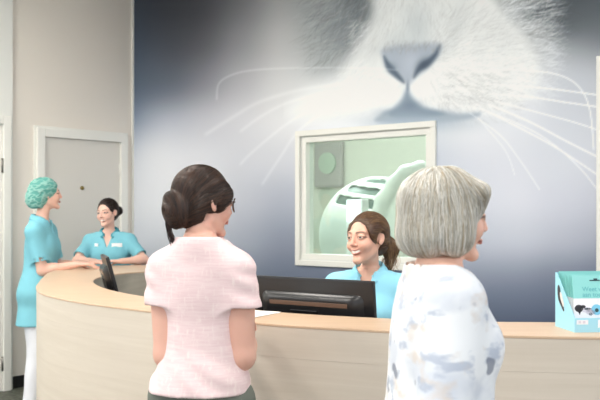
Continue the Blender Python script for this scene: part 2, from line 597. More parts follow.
def build_person(o):
    """o: pose and looks; returns (root, info)"""
    sc = o.get('sc', 1.0); dz = o.get('dz', 0.0); W_ = o.get('wide', 1.0)
    root = empty('person', o['loc'], o['rz'], o['label'], 'person')
    T = lambda z: z * sc + dz
    lean = o.get('lean', 0.0)
    S0 = [(.80, .150, .105, -.012), (.88, .178, .118, -.018), (.95, .165, .112, -.010), (1.04, .134, .096, .0),
          (1.13, .138, .098, .0), (1.22, .152, .104, -.004), (1.31, .150, .092, -.012), (1.365, .120, .070, -.018), (1.405, .070, .056, -.02), (1.43, .052, .052, -.02)]
    zl = lambda z: lean * max(0, (z - .9)) / .5
    secs = [(T(z), rx * W_ * sc, ry * sc * o.get('deep', 1), cy * sc + zl(z)) for z, rx, ry, cy in S0]
    sh = []
    shw = o.get('shw', .158) * sc
    for s in (-1, 1):
        sh.append(np.array([s * shw, -.012 * sc + zl(1.34), T(1.335)]) + np.array(o.get('shoff', (0, 0, 0))))
    bust = [p_ell((s * .072 * sc * W_, .078 * sc * o.get('deep', 1) + zl(1.2), T(1.215)), (.062 * sc, .052 * sc * o.get('bust', 1), .060 * sc), .04) for s in (-1, 1)]
    hz = T(1.545); hc = np.array(o.get('head', (0, .01 + lean * .8, hz - T(0))), float); hc[2] = hc[2] + 0
    hc = np.array([hc[0], hc[1], hc[2] + T(0)])
    Rh = rotm(o.get('hpitch', 0), o.get('hroll', 0), o.get('hyaw', 0))
    hs = o.get('hs', sc)
    hp = xf_prims(head_prims(o), Rh, hc, hs)
    nb = np.array([0, -.022 * sc + zl(1.38), T(1.385)])
    nt = hc + Rh @ np.array([0, -.022, -.055]) * hs
    neck = [p_cone(nb, nt, .050 * sc * o.get('neckw', 1), .042 * sc * o.get('neckw', 1), .022)]
    sh_br = [p_cone(nb + np.array([0, 0, .0]), s_ + np.array([0, 0, .008]), .043 * sc, .044 * sc, .035) for s_ in sh]
    arms = []; hands = []; arm_info = []
    for i, s in enumerate((-1, 1)):
        a = o['arms'][i]
        W = np.array(a['w'], float)
        E, W = two_bone(sh[i], W, a.get('l1', .285) * sc, a.get('l2', .245) * sc, a.get('pole', (s * .4, -.3, -1)))
        ar = o.get('armr', 1.0)
        arms += [p_cone(sh[i], E, .047 * sc * ar, .038 * sc * ar, .02), p_cone(E, W, .039 * sc * ar, .0245 * sc, .015)]
        arms.append(p_ell(E + (W - E) * .28, np.array([.042, .042, .042]) * sc * ar, .03))
        hd = unit(a.get('hd', W - E))
        hp_ = hand_prims(W, hd, a.get('n', (0, 0, -1)), a.get('side', 1), sc * a.get('hsc', 1.0), a.get('curl', .45))
        fore = p_cone(E, W, .039 * sc * ar, .0245 * sc, .015)
        hands.append((hp_, fore, W, hd))
        arm_info.append((sh[i], E, W))
    legs = []; leg_info = []
    for i, s in enumerate((-1, 1)):
        g = o['legs'][i]
        H_ = np.array([s * .088 * sc, -.01, T(.86)]); K = np.array(g['k'], float); A = np.array(g['a'], float)
        legs += [p_cone(H_, K, .088 * sc, .056 * sc, .03), p_cone(K, A, .054 * sc, .034 * sc, .02), p_ell(K + (A - K) * .3 + np.array([0, -.012, 0]), (.05 * sc, .055 * sc, .10 * sc), .04)]
        leg_info.append((H_, K, A))
    torso = p_torso(secs, .0)
    core = [torso] + bust + neck + sh_br
    bodyF = Field(core + arms + legs + hp)
    zc = hc[2] - .132 * hs
    skin = o['skin']
    def colfn(V):
        Q = (V - hc) @ Rh / hs
        return head_color(Q, skin, o)
    allp = [*[x for t in arm_info for x in t], *[x for t in leg_info for x in t]]
    A = np.array(allp + [[0, 0, T(.8)], [0, 0, hc[2]]])
    lo = A.min(0) - .17; hi = A.max(0) + .17
    fb = Field(bodyF.p, lambda P, d: np.maximum(d + .0012 * np.clip((P[:, 2] - zc + .006) / .012, 0, 1), P[:, 2] - zc - .006))
    fh = Field(bodyF.p, lambda P, d: np.maximum(d + .0012 * np.clip((zc + .006 - P[:, 2]) / .012, 0, 1), zc - .006 - P[:, 2]))
    V1, F1 = mesh_field(fb, lo, hi, o.get('res', .007)); F1 = fix_orient(V1, F1)
    V2, F2 = mesh_field(fh, hc - np.array([.16, .16, .14]) * hs, hc + np.array([.16, .16, .15]) * hs, o.get('hres', .003)); F2 = fix_orient(V2, F2)
    V1 = relax(V1, F1, 1, .4)
    if o.get('hres', .003) > .0025: pass
    parts = [(V1, F1, np.tile(np.array(hexc(skin)), (len(V1), 1))), (V2, F2, colfn(V2))]
    for hp_, fore, W, hd in hands:
        f = Field([fore] + hp_, lambda P, d, W=W, hd=hd: np.maximum(d, -((P - W) @ hd) - .004))
        V, F = mesh_field(f, W + hd * .09 - .12, W + hd * .09 + .12, o.get('handres', .003)); F = fix_orient(V, F)
        parts.append((V, F, np.tile(np.array(hexc(o.get('handskin', skin))), (len(V), 1))))
    V, F, C = join(parts)
    body = mobj('body', V, F, M['skin'], root, True, C)
    eyes(root, Rh, hc, hs, o.get('iris', '5a6b70'), o.get('look', (0, 0)))
    if o.get('teeth'):
        tw = (.0215 + .005 * o.get('smile', 0)) * 1.04
        X, Z = np.meshgrid(np.linspace(-1, 1, 25), np.linspace(-1, 1, 7))
        x = X.ravel() * tw * .9; z = -.0600 + Z.ravel() * .0066 + 14 * o.get('smile', 0) * x * x
        y = .0838 - 14 * x * x - .002 * Z.ravel() ** 2
        y += .0004 * np.cos(x / .0072 * 2 * np.pi)
        Vt = np.stack([x, y, z], 1) * hs @ Rh.T + hc
        Ft = [(i * 25 + j, i * 25 + j + 1, (i + 1) * 25 + j + 1, (i + 1) * 25 + j) for i in range(6) for j in range(24)]
        mobj('teeth', Vt, Ft, M['teeth'], root, True)
    info = dict(root=root, sc=sc, T=T, secs=secs, sh=sh, arms=arm_info, legs=leg_info, torso=torso, bust=bust, neck=neck, shbr=sh_br,
                hc=hc, Rh=Rh, hs=hs, nb=nb, lo=lo, hi=hi, bodyF=bodyF, W_=W_, o=o, headprims=hp, zl=zl)
    return info

def top_garment(I, name, material, hem, sleeve=.5, ease=.012, cut=None, sl_ease=(.012, .018), fold=.003, fscale=22, res=.006, flare=0.0, neckr=(.066, .066), neckc=(0, .005, 0), cols=None, full=None, folds=None, bust_e=.01, wfill=.45):
    """shirt solid around the torso with open sleeves"""
    sc = I['sc']; T = I['T']; ar = I['o'].get('armr', 1.0)
    secs = []
    for (z, rx, ry, cy) in I['secs']:
        e = ease + flare * max(0, (T(1.12) - z)) 
        if z < T(1.22) and rx < .150 * sc * I['W_']: e += (.150 * sc * I['W_'] - rx) * wfill
        secs.append((z, rx + e, ry + e * .9, cy))
    z0 = secs[0]
    if hem < z0[0]: secs = [(hem - .05, z0[1] + .015 + flare * (z0[0] - hem), z0[2] + .015 + flare * (z0[0] - hem), z0[3])] + secs
    ps = [p_torso(secs, 0)]
    for b in I['bust']:
        def fn(P, b=b): return b.fn(P) - bust_e
        ps.append(Prim(fn, b.c, b.r + bust_e, .05))
    for b in I['shbr']:
        def fn(P, b=b): return b.fn(P) - .016
        ps.append(Prim(fn, b.c, b.r + .016, .05))
    for b in I['neck']:
        def fn(P, b=b): return b.fn(P) - .017
        ps.append(Prim(fn, b.c, b.r + .017, .045))
    for (Sh, E, W) in I['arms']:
        if full is not None:
            def mk(a, b, r): return p_cone(a, b, r[0], r[1], .02)
            ps.append(p_cone(Sh, E, (.047 * ar) * sc + sl_ease[0], (.038 * ar) * sc + sl_ease[1], .03))
            u = E + (W - E) * full
            ps.append(sleeve_prim(E, u, .039 * sc * ar + sl_ease[1], .030 * sc + sl_ease[1], .026 * sc, .02))
        else:
            u = Sh + (E - Sh) * sleeve
            armr = (.047 + (.038 - .047) * sleeve) * sc * ar
            ps.append(sleeve_prim(Sh, u, .047 * sc * ar + sl_ease[0], armr + sl_ease[1], armr, .035))
    nb = I['nb']
    nc = nb + np.array(neckc)
    def post(P, d):
        if folds is not None: d = d - folds(P)
        elif fold: d = d - fold * vnoise(P * np.array([1, 1, .45]), fscale, 3)
        d = np.maximum(d, hem - P[:, 2])
        # neck hole
        q = P - nc
        hole = (np.sqrt((q[:, 0] / neckr[0]) ** 2 + (q[:, 1] / neckr[1]) ** 2) - 1) * min(neckr)
        hole = np.maximum(hole, -(q[:, 2]) - .035)
        d = np.maximum(d, -hole)
        d = np.maximum(d, P[:, 2] - nb[2] - .035)
        if cut is not None: d = np.maximum(d, -cut(P))
        return d
    f = Field(ps, post)
    lo = I['lo'].copy(); hi = I['hi'].copy(); hi[2] = nb[2] + .09; lo[2] = hem - .02
    return fmesh(name, f, lo, hi, res, material, I['root'], cols), f

def trousers(I, material, zbot, zt=None, ease=.014, res=.007, wide=.0, name='trousers'):
    T = I['T']; sc = I['sc']
    secs = [(z, rx + ease * .6, ry + ease * .6, cy) for (z, rx, ry, cy) in I['secs'][:3]]
    ps = [p_torso(secs, 0)]
    for (H, K, A) in I['legs']:
        ps.append(p_cone(H, K, .088 * sc + ease, .058 * sc + ease + wide, .03))
        ps.append(sleeve_prim(K, A, .056 * sc + ease + wide, .042 * sc + ease + wide, .036 * sc, .02, .02))
    f = Field(ps, lambda P, d: d - .003 * vnoise(P * np.array([1, 1, .6]), 26, 9))
    hi = I['hi'].copy(); hi[2] = T(.99)
    lo = I['lo'].copy()
    return fmesh(name, f, lo, hi, res, material, I['root'])

def shoes(I, material, sole, fw=(0, 1, 0)):
    fw = unit(fw)
    for (H, K, A) in I['legs']:
        a = np.array([A[0], A[1], 0]); r = np.cross(fw, (0, 0, 1))
        f = Field([p_ell(a + fw * .02 + [0, 0, .045], (.038, .075, .045), 0, R=np.stack([r, fw, [0, 0, 1]], 1)),
                   p_ell(a + fw * .105 + [0, 0, .032], (.044, .085, .032), .03, R=np.stack([r, fw, [0, 0, 1]], 1))],
                  lambda P, d: np.maximum(np.maximum(d, A[2] * 0 + .012 - P[:, 2]), P[:, 2] - .09))
        s = fmesh('shoe', f, a + [-.22, -.22, -.01], a + [.22, .22, .13], .006, material, I['root'])
        g = Field([p_ell(a + fw * .06 + [0, 0, .006], (.046, .135, .03), 0, R=np.stack([r, fw, [0, 0, 1]], 1))],
                  lambda P, d: np.maximum(np.maximum(d, -P[:, 2]), P[:, 2] - .012))
        fmesh('shoe_sole', g, a + [-.22, -.22, -.01], a + [.22, .22, .05], .006, sole, s, it=0)

def hair_mesh(I, name, prims, post, material, cols, seedsel, dirf, n, step, count, r0=.0011, offs=(-.001, .003), res=.0045, tone='3a2a20', wave=0, jit=.12, extra=None, taper=.35):
    Rh, hc, hs = I['Rh'], I['hc'], I['hs']
    fl = Field(prims, post)                               # head coordinates
    lo = np.array([-.2, -.26, -.26]); hi = np.array([.2, .16, .2])
    V, F = mesh_field(fl, lo, hi, res); F = fix_orient(V, F); V = relax(V, F, 1, .4)
    C = np.tile(np.array(hexc(tone)), (len(V), 1))
    parts = [(V, F, C)]
    m = seedsel(V); cand = V[m]
    seeds = cand[rng.integers(0, len(cand), count)] + rng.normal(size=(count, 3)) * .002
    parts.append(strands(fl, seeds, dirf, n, step, r0, offs, cols, name, material, None, wave=wave, jit=jit, taper=taper))
    if extra: parts += extra
    V, F, C = join(parts)
    Vw = V * hs @ Rh.T + hc
    return mobj(name, Vw, F, material, I['root'], True, C)
# ------------------------------------------------------------------ camera frame
FPX, HOR, EYE = 880.0, 213.0, 1.5
def P3(px, py, D): return Vector(((px - 300) / FPX * D, D, EYE - (py - HOR) / FPX * D))
def onz(px, py, z):
    D = FPX * (EYE - z) / (py - HOR); return Vector(((px - 300) / FPX * D, D, z))
cam_d = bpy.data.cameras.new('camera'); cam = bpy.data.objects.new('camera', cam_d); link(cam)
cam.location = (0, 0, EYE); cam.rotation_euler = (R_(90), 0, 0)
cam_d.sensor_width = 36; cam_d.lens = FPX / 600 * 36; cam_d.shift_y = (HOR - 200) / 600
cam_d.dof.use_dof = True; cam_d.dof.focus_distance = 3.6; cam_d.dof.aperture_fstop = 5.6
S.camera = cam
# ------------------------------------------------------------------ room frame: mural wall along U, left wall along Vv
CX, CY = -1.621, 8.54
U = Vector((.7664, -.6423, 0)); NN = Vector((-.6423, -.7664, 0))   # NN points into the room
RZ = math.atan2(U.y, U.x)
FR = Matrix.Translation((CX, CY, 0)) @ Matrix.Rotation(RZ, 4, 'Z')  # local x = along mural wall, local -y = into the room
def to_wall(px, py, off=0.0):
    """pixel -> (s, z) on the plane offset by off into the room from the mural wall"""
    k = (px - 300) / FPX
    cx, cy = CX + NN.x * off, CY + NN.y * off
    # (cx + U.x s) = k (cy + U.y s)
    s = (k * cy - cx) / (U.x - k * U.y); D = cy + U.y * s
    return s, EYE - (py - HOR) / FPX * D
def to_left(px, py):
    k = (px - 300) / FPX
    s = (k * CY - CX) / (NN.x - k * NN.y); D = CY + NN.y * s
    return s, EYE - (py - HOR) / FPX * D
H = 3.62
ZC = 1.08
floor_m, nt, bs = newmat('floor_vinyl')
bs.inputs['Roughness'].default_value = .55
tc = N(nt, 'ShaderNodeTexCoord'); nz = N(nt, 'ShaderNodeTexNoise', Scale=30.0, Detail=8.0); cr = N(nt, 'ShaderNodeValToRGB')
cr.color_ramp.elements[0].color = (*hexc('34372f'), 1); cr.color_ramp.elements[1].color = (*hexc('6a6c60'), 1)
cr.color_ramp.elements[0].position = .35; cr.color_ramp.elements[1].position = .65
nt.links.new(tc.outputs['Object'], nz.inputs['Vector']); nt.links.new(nz.outputs['Fac'], cr.inputs[0]); nt.links.new(cr.outputs[0], bs.inputs['Base Color'])
M['wall'] = mat('wall_paint', 'ebe4da', .75, bump=.05, bscale=60)
M['wall2'] = mat('wall_paint_pale', 'e6e7e2', .75)
M['ceil'] = mat('ceiling_paint', 'e2e2de', .9)
M['white'] = mat('white_trim', 'eeede6', .45)
M['door'] = mat('door_paint', 'dfdbd3', .5)
M['black'] = mat('black_skirting', '1a1a1c', .5)
M['brass'] = mat('brass_metal', 'b09a60', .3, metal=1)
M['steel'] = mat('brushed_steel', '8c8a84', .35, metal=1)
def st(o): o['kind'] = 'structure'; return o
st(MB().box((2, 3, -.03), (14, 16, .06)).build('floor', floor_m))
b = MB(); b.box((3, -3.1, H + .05), (9, 9, .1)); st(b.build('ceiling', M['ceil'], M=FR))
# window opening in the mural wall
ws0, wz_t = to_wall(297.5, 132); ws0b, wz_b = to_wall(296, 265); ws1, wz_t2 = to_wall(437, 120)
WS0, WS1, WZ0, WZ1 = (ws0 + ws0b) / 2, ws1, wz_b, (wz_t + wz_t2) / 2
print('window', WS0, WS1, WZ0, WZ1, to_wall(600, 320), to_wall(598, 57))
fw = .055
o0, o1, q0, q1 = WS0 + fw, WS1 - fw, WZ0 + fw, WZ1 - fw
TW = .14
b = MB()
SE = 6.5
b.box(((o0) / 2, TW / 2, H / 2), (o0, TW, H)); b.box(((o1 + SE) / 2, TW / 2, H / 2), (SE - o1, TW, H))
b.box(((o0 + o1) / 2, TW / 2, q0 / 2), (o1 - o0, TW, q0)); b.box(((o0 + o1) / 2, TW / 2, (H + q1) / 2), (o1 - o0, TW, H - q1))
st(b.build('wall_back', M['wall2'], M=FR))
# left wall, stops 1.33 m from the corner, then the paler wall steps out 4 cm
sl10, _ = to_left(10, 100)
b = MB(); b.box((-TW / 2, -sl10 / 2, H / 2), (TW, sl10, H)); st(b.build('wall_left', M['wall'], M=FR))
b = MB(); b.box((-TW / 2 + .02, -(sl10 + 2.5), H / 2), (TW + .04, 5.0, H)); st(b.build('wall_side', M['wall2'], M=FR))
# left door
d0, zt0 = to_left(35, 127.5); d1, zt1 = to_left(125, 135.5); ZT = (zt0 + zt1) / 2
print('door', d0, d1, ZT, 'sl10', sl10)
fwd = .075
def frame_box(b, s0, s1, zt, w, x0, x1):
    b.box(((x0 + x1) / 2, -(s0 + w / 2), zt / 2), (x1 - x0, w, zt)); b.box(((x0 + x1) / 2, -(s1 - w / 2), zt / 2), (x1 - x0, w, zt))
    b.box(((x0 + x1) / 2, -(s0 + s1) / 2, zt - w / 2), (x1 - x0, s1 - s0 - 2 * w, w))
dr = MB().box((.008, -(d0 + d1) / 2, (ZT - fwd) / 2), (.012, abs(d0 - d1) - 2 * fwd, ZT - fwd - .01)).build('door_1', M['door'], M=FR); st(dr)
b = MB(); s0, s1 = min(d0, d1), max(d0, d1)
frame_box(b, s0, s1, ZT, fwd, .001, .045); frame_box(b, s0 - .02, s1 + .02, ZT + .02, .03, .001, .022)
fr_ = b.build('door_frame', M['white'], dr, M=FR, bevel=.004)
sk, zk = to_left(81, 188)
b = MB(); b.cyl((.014, -sk, zk), (.024, -sk, zk), .018); b.cyl((.024, -sk, zk), (.034, -sk, zk), .010)
b.build('peephole', M['brass'], dr, True, M=FR)
sk, zk = to_left(117.5, 169)
for zz in (zk, .25): MB().cyl((.020, -(sk - .01), zz - .05), (.020, -(sk - .01), zz + .05), .008).build('hinge', M['white'], dr, True, M=FR)
MB().box((.03, -(s1 - .16), 1.02), (.02, .03, .15), bevel=.004).cyl((.04, -(s1 - .16), 1.05), (.07, -(s1 - .16), 1.05), .009).box((.07, -(s1 - .22), 1.05), (.016, .13, .018), bevel=.005).build('door_handle', M['steel'], dr, M=FR)
# second door beyond the pale wall edge
e0, z20 = to_left(5, 118)
dr2 = MB().box((.046, -(e0 + .50), 1.12), (.012, .88, 2.22)).build('door_2', M['white'], M=FR); st(dr2)
b = MB(); frame_box(b, e0 - .015, e0 + 1.03, 2.32, .07, .041, .075); b.build('door_frame', M['white'], dr2, M=FR, bevel=.004)
sk, zk = to_left(5.5, 362)
for zz in (zk, 1.9): MB().cyl((.062, -(e0 + .062), zz - .06), (.062, -(e0 + .062), zz + .06), .009).build('hinge', M['steel'], dr2, True, M=FR)
# corner bead and skirtings
st(MB().box((.012, -.012, H / 2), (.02, .02, H)).build('trim_1', M['white'], M=FR))
b = MB(); b.box((.008, -(s0 - .02) / 2, .05), (.014, s0 - .02, .10)); b.box((.008, -(s1 + .02 + sl10) / 2, .05), (.014, sl10 - s1 - .02, .10))
st(b.build('baseboard_left', M['black'], M=FR))
st(MB().box((SE / 2, -.010, .05), (SE, .014, .10)).build('baseboard_back', M['black'], M=FR))

# ------------------------------------------------------------------ the mural (a printed wall covering)
RX = 1.5
Wd, Hd = int(620 * RX), int(420 * RX)      # raster over photo px 0..620, -20..400
def rc(x, y): return (np.asarray(x) * RX, (np.asarray(y) + 20) * RX)
gx = np.array([120, 170, 200, 240, 280, 320, 360, 400, 440, 480, 520, 560, 610.])
gy = np.array([-20, 10, 40, 80, 120, 160, 200, 240, 280, 320, 400.])
rows = [
 '475562 424652 4a4c56 66686e 8c8e92 96989b 8e989a dfe2e1 e4e6e4 d8dbdb 8a9296 4c5860 525a60',
 '45566a 404655 50525c 787a80 a4a6a8 9aa2a4 8a969a d8dcdc e2e5e3 dde0df 9aa2a5 56626a 565e66',
 '425670 525a6a 666872 8c8e94 b4b6b8 a2aaac a4acb0 d2d8d9 dce0df e2e4e2 ccd0d1 8c949a 7c828a',
 '46607c 6c7688 8a8c98 a8aab2 c4c6c9 c6cacc d0d3d5 d4d9dc e0e2e2 e4e6e5 dde0e2 c4c8d0 b6bcc6',
 '60789a a6aec0 b8bbc6 c4c6ce d0d2d6 d8dadd dcdfe1 b6c2ce cfd5da dcdfe3 d8dbe2 cdd1da c2c6d0',
 'b9c2d0 cbced8 cccfd8 c0c4ce c2c6cf c8ccd6 c8ccd8 b4becc bcc4d2 c9cdd9 cfd2dc ccd0da c2c6d2',
 'cdd1d8 d2d5dc cacdd6 b4b9c5 a4acbc a8b0c0 b0b8c8 b4bccc bcc3d2 c8ccd8 cdd0dc c2c6d4 b8bdcc',
 'c4cad4 c6cbd5 b8bec9 a0a8b8 8892a6 8892a6 929cb0 9ca6ba aab2c4 b8bfce bcc2d0 b0b6c6 a2a9bb',
 '9ca6b6 9aa4b4 8e98aa 7e8a9e 6c7890 6a768e 707c94 7a869e 8690a8 8c96ac 8a94aa 7c879e 6a7690',
 '708096 6e7c94 68768e 5e6c88 566480 546280 566484 5c6a88 5c6a88 566580 546280 4c5a7a 445272',
 '4c5c78 4a5a76 485874 465672 445470 42526e 42526e 445470 445470 42526e 42526e 40506c 3c4c68']
tab = np.array([[[int(c[i:i + 2], 16) / 255 for i in (0, 2, 4)] for c in r.split()] for r in rows])
yy, xx = np.mgrid[0:Hd, 0:Wd]; px = xx / RX; py = yy / RX - 20
def cub(g, q):
    i = np.clip(np.searchsorted(g, q) - 1, 0, len(g) - 2); t = np.clip((q - g[i]) / (g[i + 1] - g[i]), 0, 1)
    return i, t * t * (3 - 2 * t) * .5 + t * .5
ix, tx = cub(gx, px); iy, ty = cub(gy, py)
tx = tx[..., None]; ty = ty[..., None]
IMG = (tab[iy, ix] * (1 - tx) + tab[iy, ix + 1] * tx) * (1 - ty) + (tab[iy + 1, ix] * (1 - tx) + tab[iy + 1, ix + 1] * tx) * ty
def boxblur(A, r):
    k = np.ones(2 * r + 1) / (2 * r + 1)
    A = np.apply_along_axis(lambda v: np.convolve(np.pad(v, r, mode='edge'), k, 'valid'), 0, A)
    return np.apply_along_axis(lambda v: np.convolve(np.pad(v, r, mode='edge'), k, 'valid'), 1, A)
for _ in range(2): IMG = boxblur(IMG, 9)
def blob(cx, cy, rx, ry, col, a, ang=0, pw=2.0, edge=1.0):
    c, s = math.cos(R_(ang)), math.sin(R_(ang)); dx, dy = px - cx, py - cy
    u, v = (dx * c + dy * s) / rx, (-dx * s + dy * c) / ry
    w = np.exp(-((u * u + v * v) ** (pw / 2))) * a
    IMG[:] = IMG * (1 - w[..., None]) + np.array([int(col[i:i + 2], 16) / 255 for i in (0, 2, 4)]) * w[..., None]
def fill(poly, col, a=1.0, soft=1.2):
    poly = np.array(poly, float); x0, y0 = poly.min(0) - 4; x1, y1 = poly.max(0) + 4
    X0, Y0 = rc(x0, y0); X1, Y1 = rc(x1, y1); X0, Y0 = max(int(X0), 0), max(int(Y0), 0); X1, Y1 = min(int(X1), Wd), min(int(Y1), Hd)
    qx, qy = px[Y0:Y1, X0:X1], py[Y0:Y1, X0:X1]
    ins = np.zeros(qx.shape, bool); dm = np.full(qx.shape, 1e9)
    n = len(poly)
    for i in range(n):
        a0, b0 = poly[i], poly[(i + 1) % n]
        c = ((a0[1] > qy) != (b0[1] > qy)) & (qx < (b0[0] - a0[0]) * (qy - a0[1]) / (b0[1] - a0[1] + 1e-12) + a0[0]); ins ^= c
        e = b0 - a0; t = np.clip(((qx - a0[0]) * e[0] + (qy - a0[1]) * e[1]) / (e @ e + 1e-9), 0, 1)
        dm = np.minimum(dm, np.hypot(qx - a0[0] - t * e[0], qy - a0[1] - t * e[1]))
    sd = np.where(ins, dm, -dm); w = (ss(-soft, soft, sd) * a)[..., None]
    c = np.array([int(col[i:i + 2], 16) / 255 for i in (0, 2, 4)])
    IMG[Y0:Y1, X0:X1] = IMG[Y0:Y1, X0:X1] * (1 - w) + c * w
# hair strokes
def strokes(n, region, ang, angj, ln, curve, tones, alpha, wmax=1.0, mask=None):
    x = rng.uniform(region[0], region[2], n * 3); y = rng.uniform(region[1], region[3], n * 3)
    if mask is not None:
        k = mask(x, y) > rng.uniform(0, 1, n * 3); x, y = x[k], y[k]
    x, y = x[:n], y[:n]; n = len(x)
    a = R_(1) * (ang(x, y) + rng.normal(size=n) * angj); c = rng.normal(size=n) * curve; L = rng.uniform(.5, 1.2, n) * ln
    t0 = rng.uniform(tones[0], tones[1], n)[:, None] * np.array([[.975, .99, 1.0]]); al = rng.uniform(.4, 1, n) * alpha
    st_ = int(ln * 1.2 * RX)
    for i in range(st_):
        f = i / st_; X, Y = rc(x, y); xi, yi = X.astype(int), Y.astype(int)
        ok = (xi >= 0) & (xi < Wd - 1) & (yi >= 0) & (yi < Hd - 1) & (f * ln * 1.2 < L)
        w = (al * (1 - f))[ok][:, None]
        fx, fy = (X - xi)[ok][:, None], (Y - yi)[ok][:, None]
        for dx, dy, ww in ((0, 0, (1 - fx) * (1 - fy)), (1, 0, fx * (1 - fy)), (0, 1, (1 - fx) * fy), (1, 1, fx * fy)):
            I = (yi[ok] + dy, xi[ok] + dx)
            IMG[I] = IMG[I] * (1 - w * ww) + t0[ok] * w * ww
        x = x + np.cos(a) / RX; y = y + np.sin(a) / RX; a = a + c * .02
R0 = lambda v: (lambda x, y: np.full(len(x), float(v)))

# dark fur behind the left cheek
for p in [(358, 2, 22, 38, '5c6972', .8), (345, 32, 20, 28, '77848c', .7), (326, 62, 20, 20, '98a3a8', .55), (318, 10, 20, 30, '8c969b', .4)]:
    blob(p[0], p[1], p[2], p[3], p[4], p[5], -15, 2.5)
strokes(1500, (300, -20, 378, 84), lambda x, y: 118 + (372 - x) * .5, 15, 20, 1.2, (.36, .80), .34, mask=lambda x, y: ss(88, 30, y + (345 - x) * .3) * ss(298, 325, x))
# dark surroundings upper right
blob(560, 4, 44, 30, '444e56', .8, 8, 3); blob(600, 20, 50, 26, '6a747c', .5, 12, 3)
# white bridge and cheeks
fill(catmull([(380, -30), (372, 14), (358, 44), (343, 70), (346, 92), (372, 104), (395, 98), (408, 70), (440, 44), (470, 20), (480, -30)], 8, True), 'dfe3e3', .85, 9)
fill(catmull([(300, 96), (345, 74), (385, 78), (404, 92), (400, 108), (384, 116), (330, 122), (290, 116)], 8, True), 'e2e5e6', .7, 12)
fill(catmull([(412, 84), (436, 60), (452, 20), (480, -5), (506, 16), (530, 44), (541, 74), (530, 97), (500, 111), (470, 115), (440, 110), (421, 101)], 8, True), 'e6e8e7', .92, 6)
blob(470, 20, 34, 30, 'd3d8d8', .5)
blob(505, 40, 30, 26, 'c3c9cb', .3)
blob(412, 20, 26, 26, 'ccd3d5', .45)
blob(455, 30, 10, 32, 'b8c1c5', .35, 25)
fan = lambda x, y: np.degrees(np.arctan2(y - 62, x - 425)) * .85
strokes(2600, (430, 0, 545, 118), fan, 13, 15, 1.2, (.64, .98), .30, mask=lambda x, y: ss(1.1, .85, np.hypot((x - 476) / 70, (y - 64) / 56)))
strokes(900, (500, -18, 552, 98), fan, 10, 24, 1.0, (.84, .98), .50, mask=lambda x, y: ss(.75, .95, np.hypot((x - 470) / 74, (y - 64) / 62)))
strokes(120, (525, -15, 575, 40), lambda x, y: -12 + 0 * x, 12, 20, 1.0, (.3, .45), .3)
strokes(700, (418, 92, 520, 122), lambda x, y: 55 + (450 - x) * .5, 14, 11, 1.0, (.60, .97), .40)
strokes(900, (372, -20, 450, 48), lambda x, y: 92 + (x - 408) * -.6, 12, 10, 1.0, (.60, .94), .25)
strokes(700, (338, 72, 402, 118), lambda x, y: 160 + 0 * x, 16, 13, 1.0, (.74, .97), .25)
strokes(260, (352, 20, 372, 80), lambda x, y: 140 + 0 * x, 14, 13, 1.0, (.80, .95), .45)
strokes(320, (440, 72, 505, 104), lambda x, y: 12 + 0 * x, 12, 10, 1.0, (.52, .70), .26)
blob(150, 80, 36, 26, '5b6b80', .5); blob(345, 100, 60, 24, 'e2e5e7', .55); blob(340, 128, 60, 14, 'd8dce2', .4)
blob(500, 135, 60, 25, 'd2d5dc', .4)
blob(156, 165, 34, 46, 'd9dce2', .75)
blob(182, 15, 34, 60, '43464e', .5)
blob(520, 300, 140, 22, '6b7a95', .5); blob(250, 295, 70, 22, '6f7e96', .4)
blob(575, 95, 34, 50, 'b4bcc8', .5); blob(550, 150, 50, 40, 'bec5d1', .4); blob(418, 30, 14, 22, 'b4bfc5', .5); blob(398, 40, 12, 10, 'c0c9cd', .5)
# mouth
fill(catmull([(407, 89), (412, 96), (420, 104), (434, 110), (456, 114), (480, 113), (470, 119), (430, 123), (378, 122), (383, 113), (394, 107), (402, 98)], 6, True), '8fa2b4', .8, 3)
fill(catmull([(407, 93), (413, 101), (424, 109), (444, 114), (425, 118), (396, 118), (390, 113), (401, 104)], 6, True), '6f869e', .6, 3)
blob(430, 124, 45, 9, 'a9b7c6', .5)
# nose
blob(411, 50, 30, 8, 'a2adb5', .5)
fill(catmull([(382, 52), (392, 47), (412, 45), (440, 44), (438, 56), (427, 68), (417, 76), (410, 83), (405, 83), (396, 76), (387, 67)], 6, True), '9fadbf', .85, 4)
blob(412, 64, 9, 12, 'b9c3d1', .6)
fill(catmull([(384, 56), (389, 62), (396, 70), (403, 79), (404, 83), (396, 78), (387, 69)], 6, True), '465a72', .8, 2.2); blob(392, 68, 6, 5, '6a7d92', .5, 50)
fill(catmull([(440, 45), (438, 55), (430, 65), (421, 71), (414, 78), (417, 68), (427, 60), (434, 53)], 6, True), '465a72', .8, 2.6)
blob(424, 64, 8, 5, '46586e', .75, -35)
blob(408, 87, 1.8, 6, '71869d', .7, 0, 3); blob(411, 105, 10, 5, '6c8299', .45); blob(434, 113, 18, 4, '70869c', .4); blob(388, 113, 12, 4, '7c90a4', .3); blob(415, 121, 50, 8, '9dafbf', .55)
blob(394, 96, 9, 8, 'e4e7e8', .5); blob(424, 92, 9, 9, 'e4e7e8', .5)
strokes(260, (384, 40, 442, 50), lambda x, y: 95 + 0 * x, 14, 7, 1.0, (.5, .8), .35)
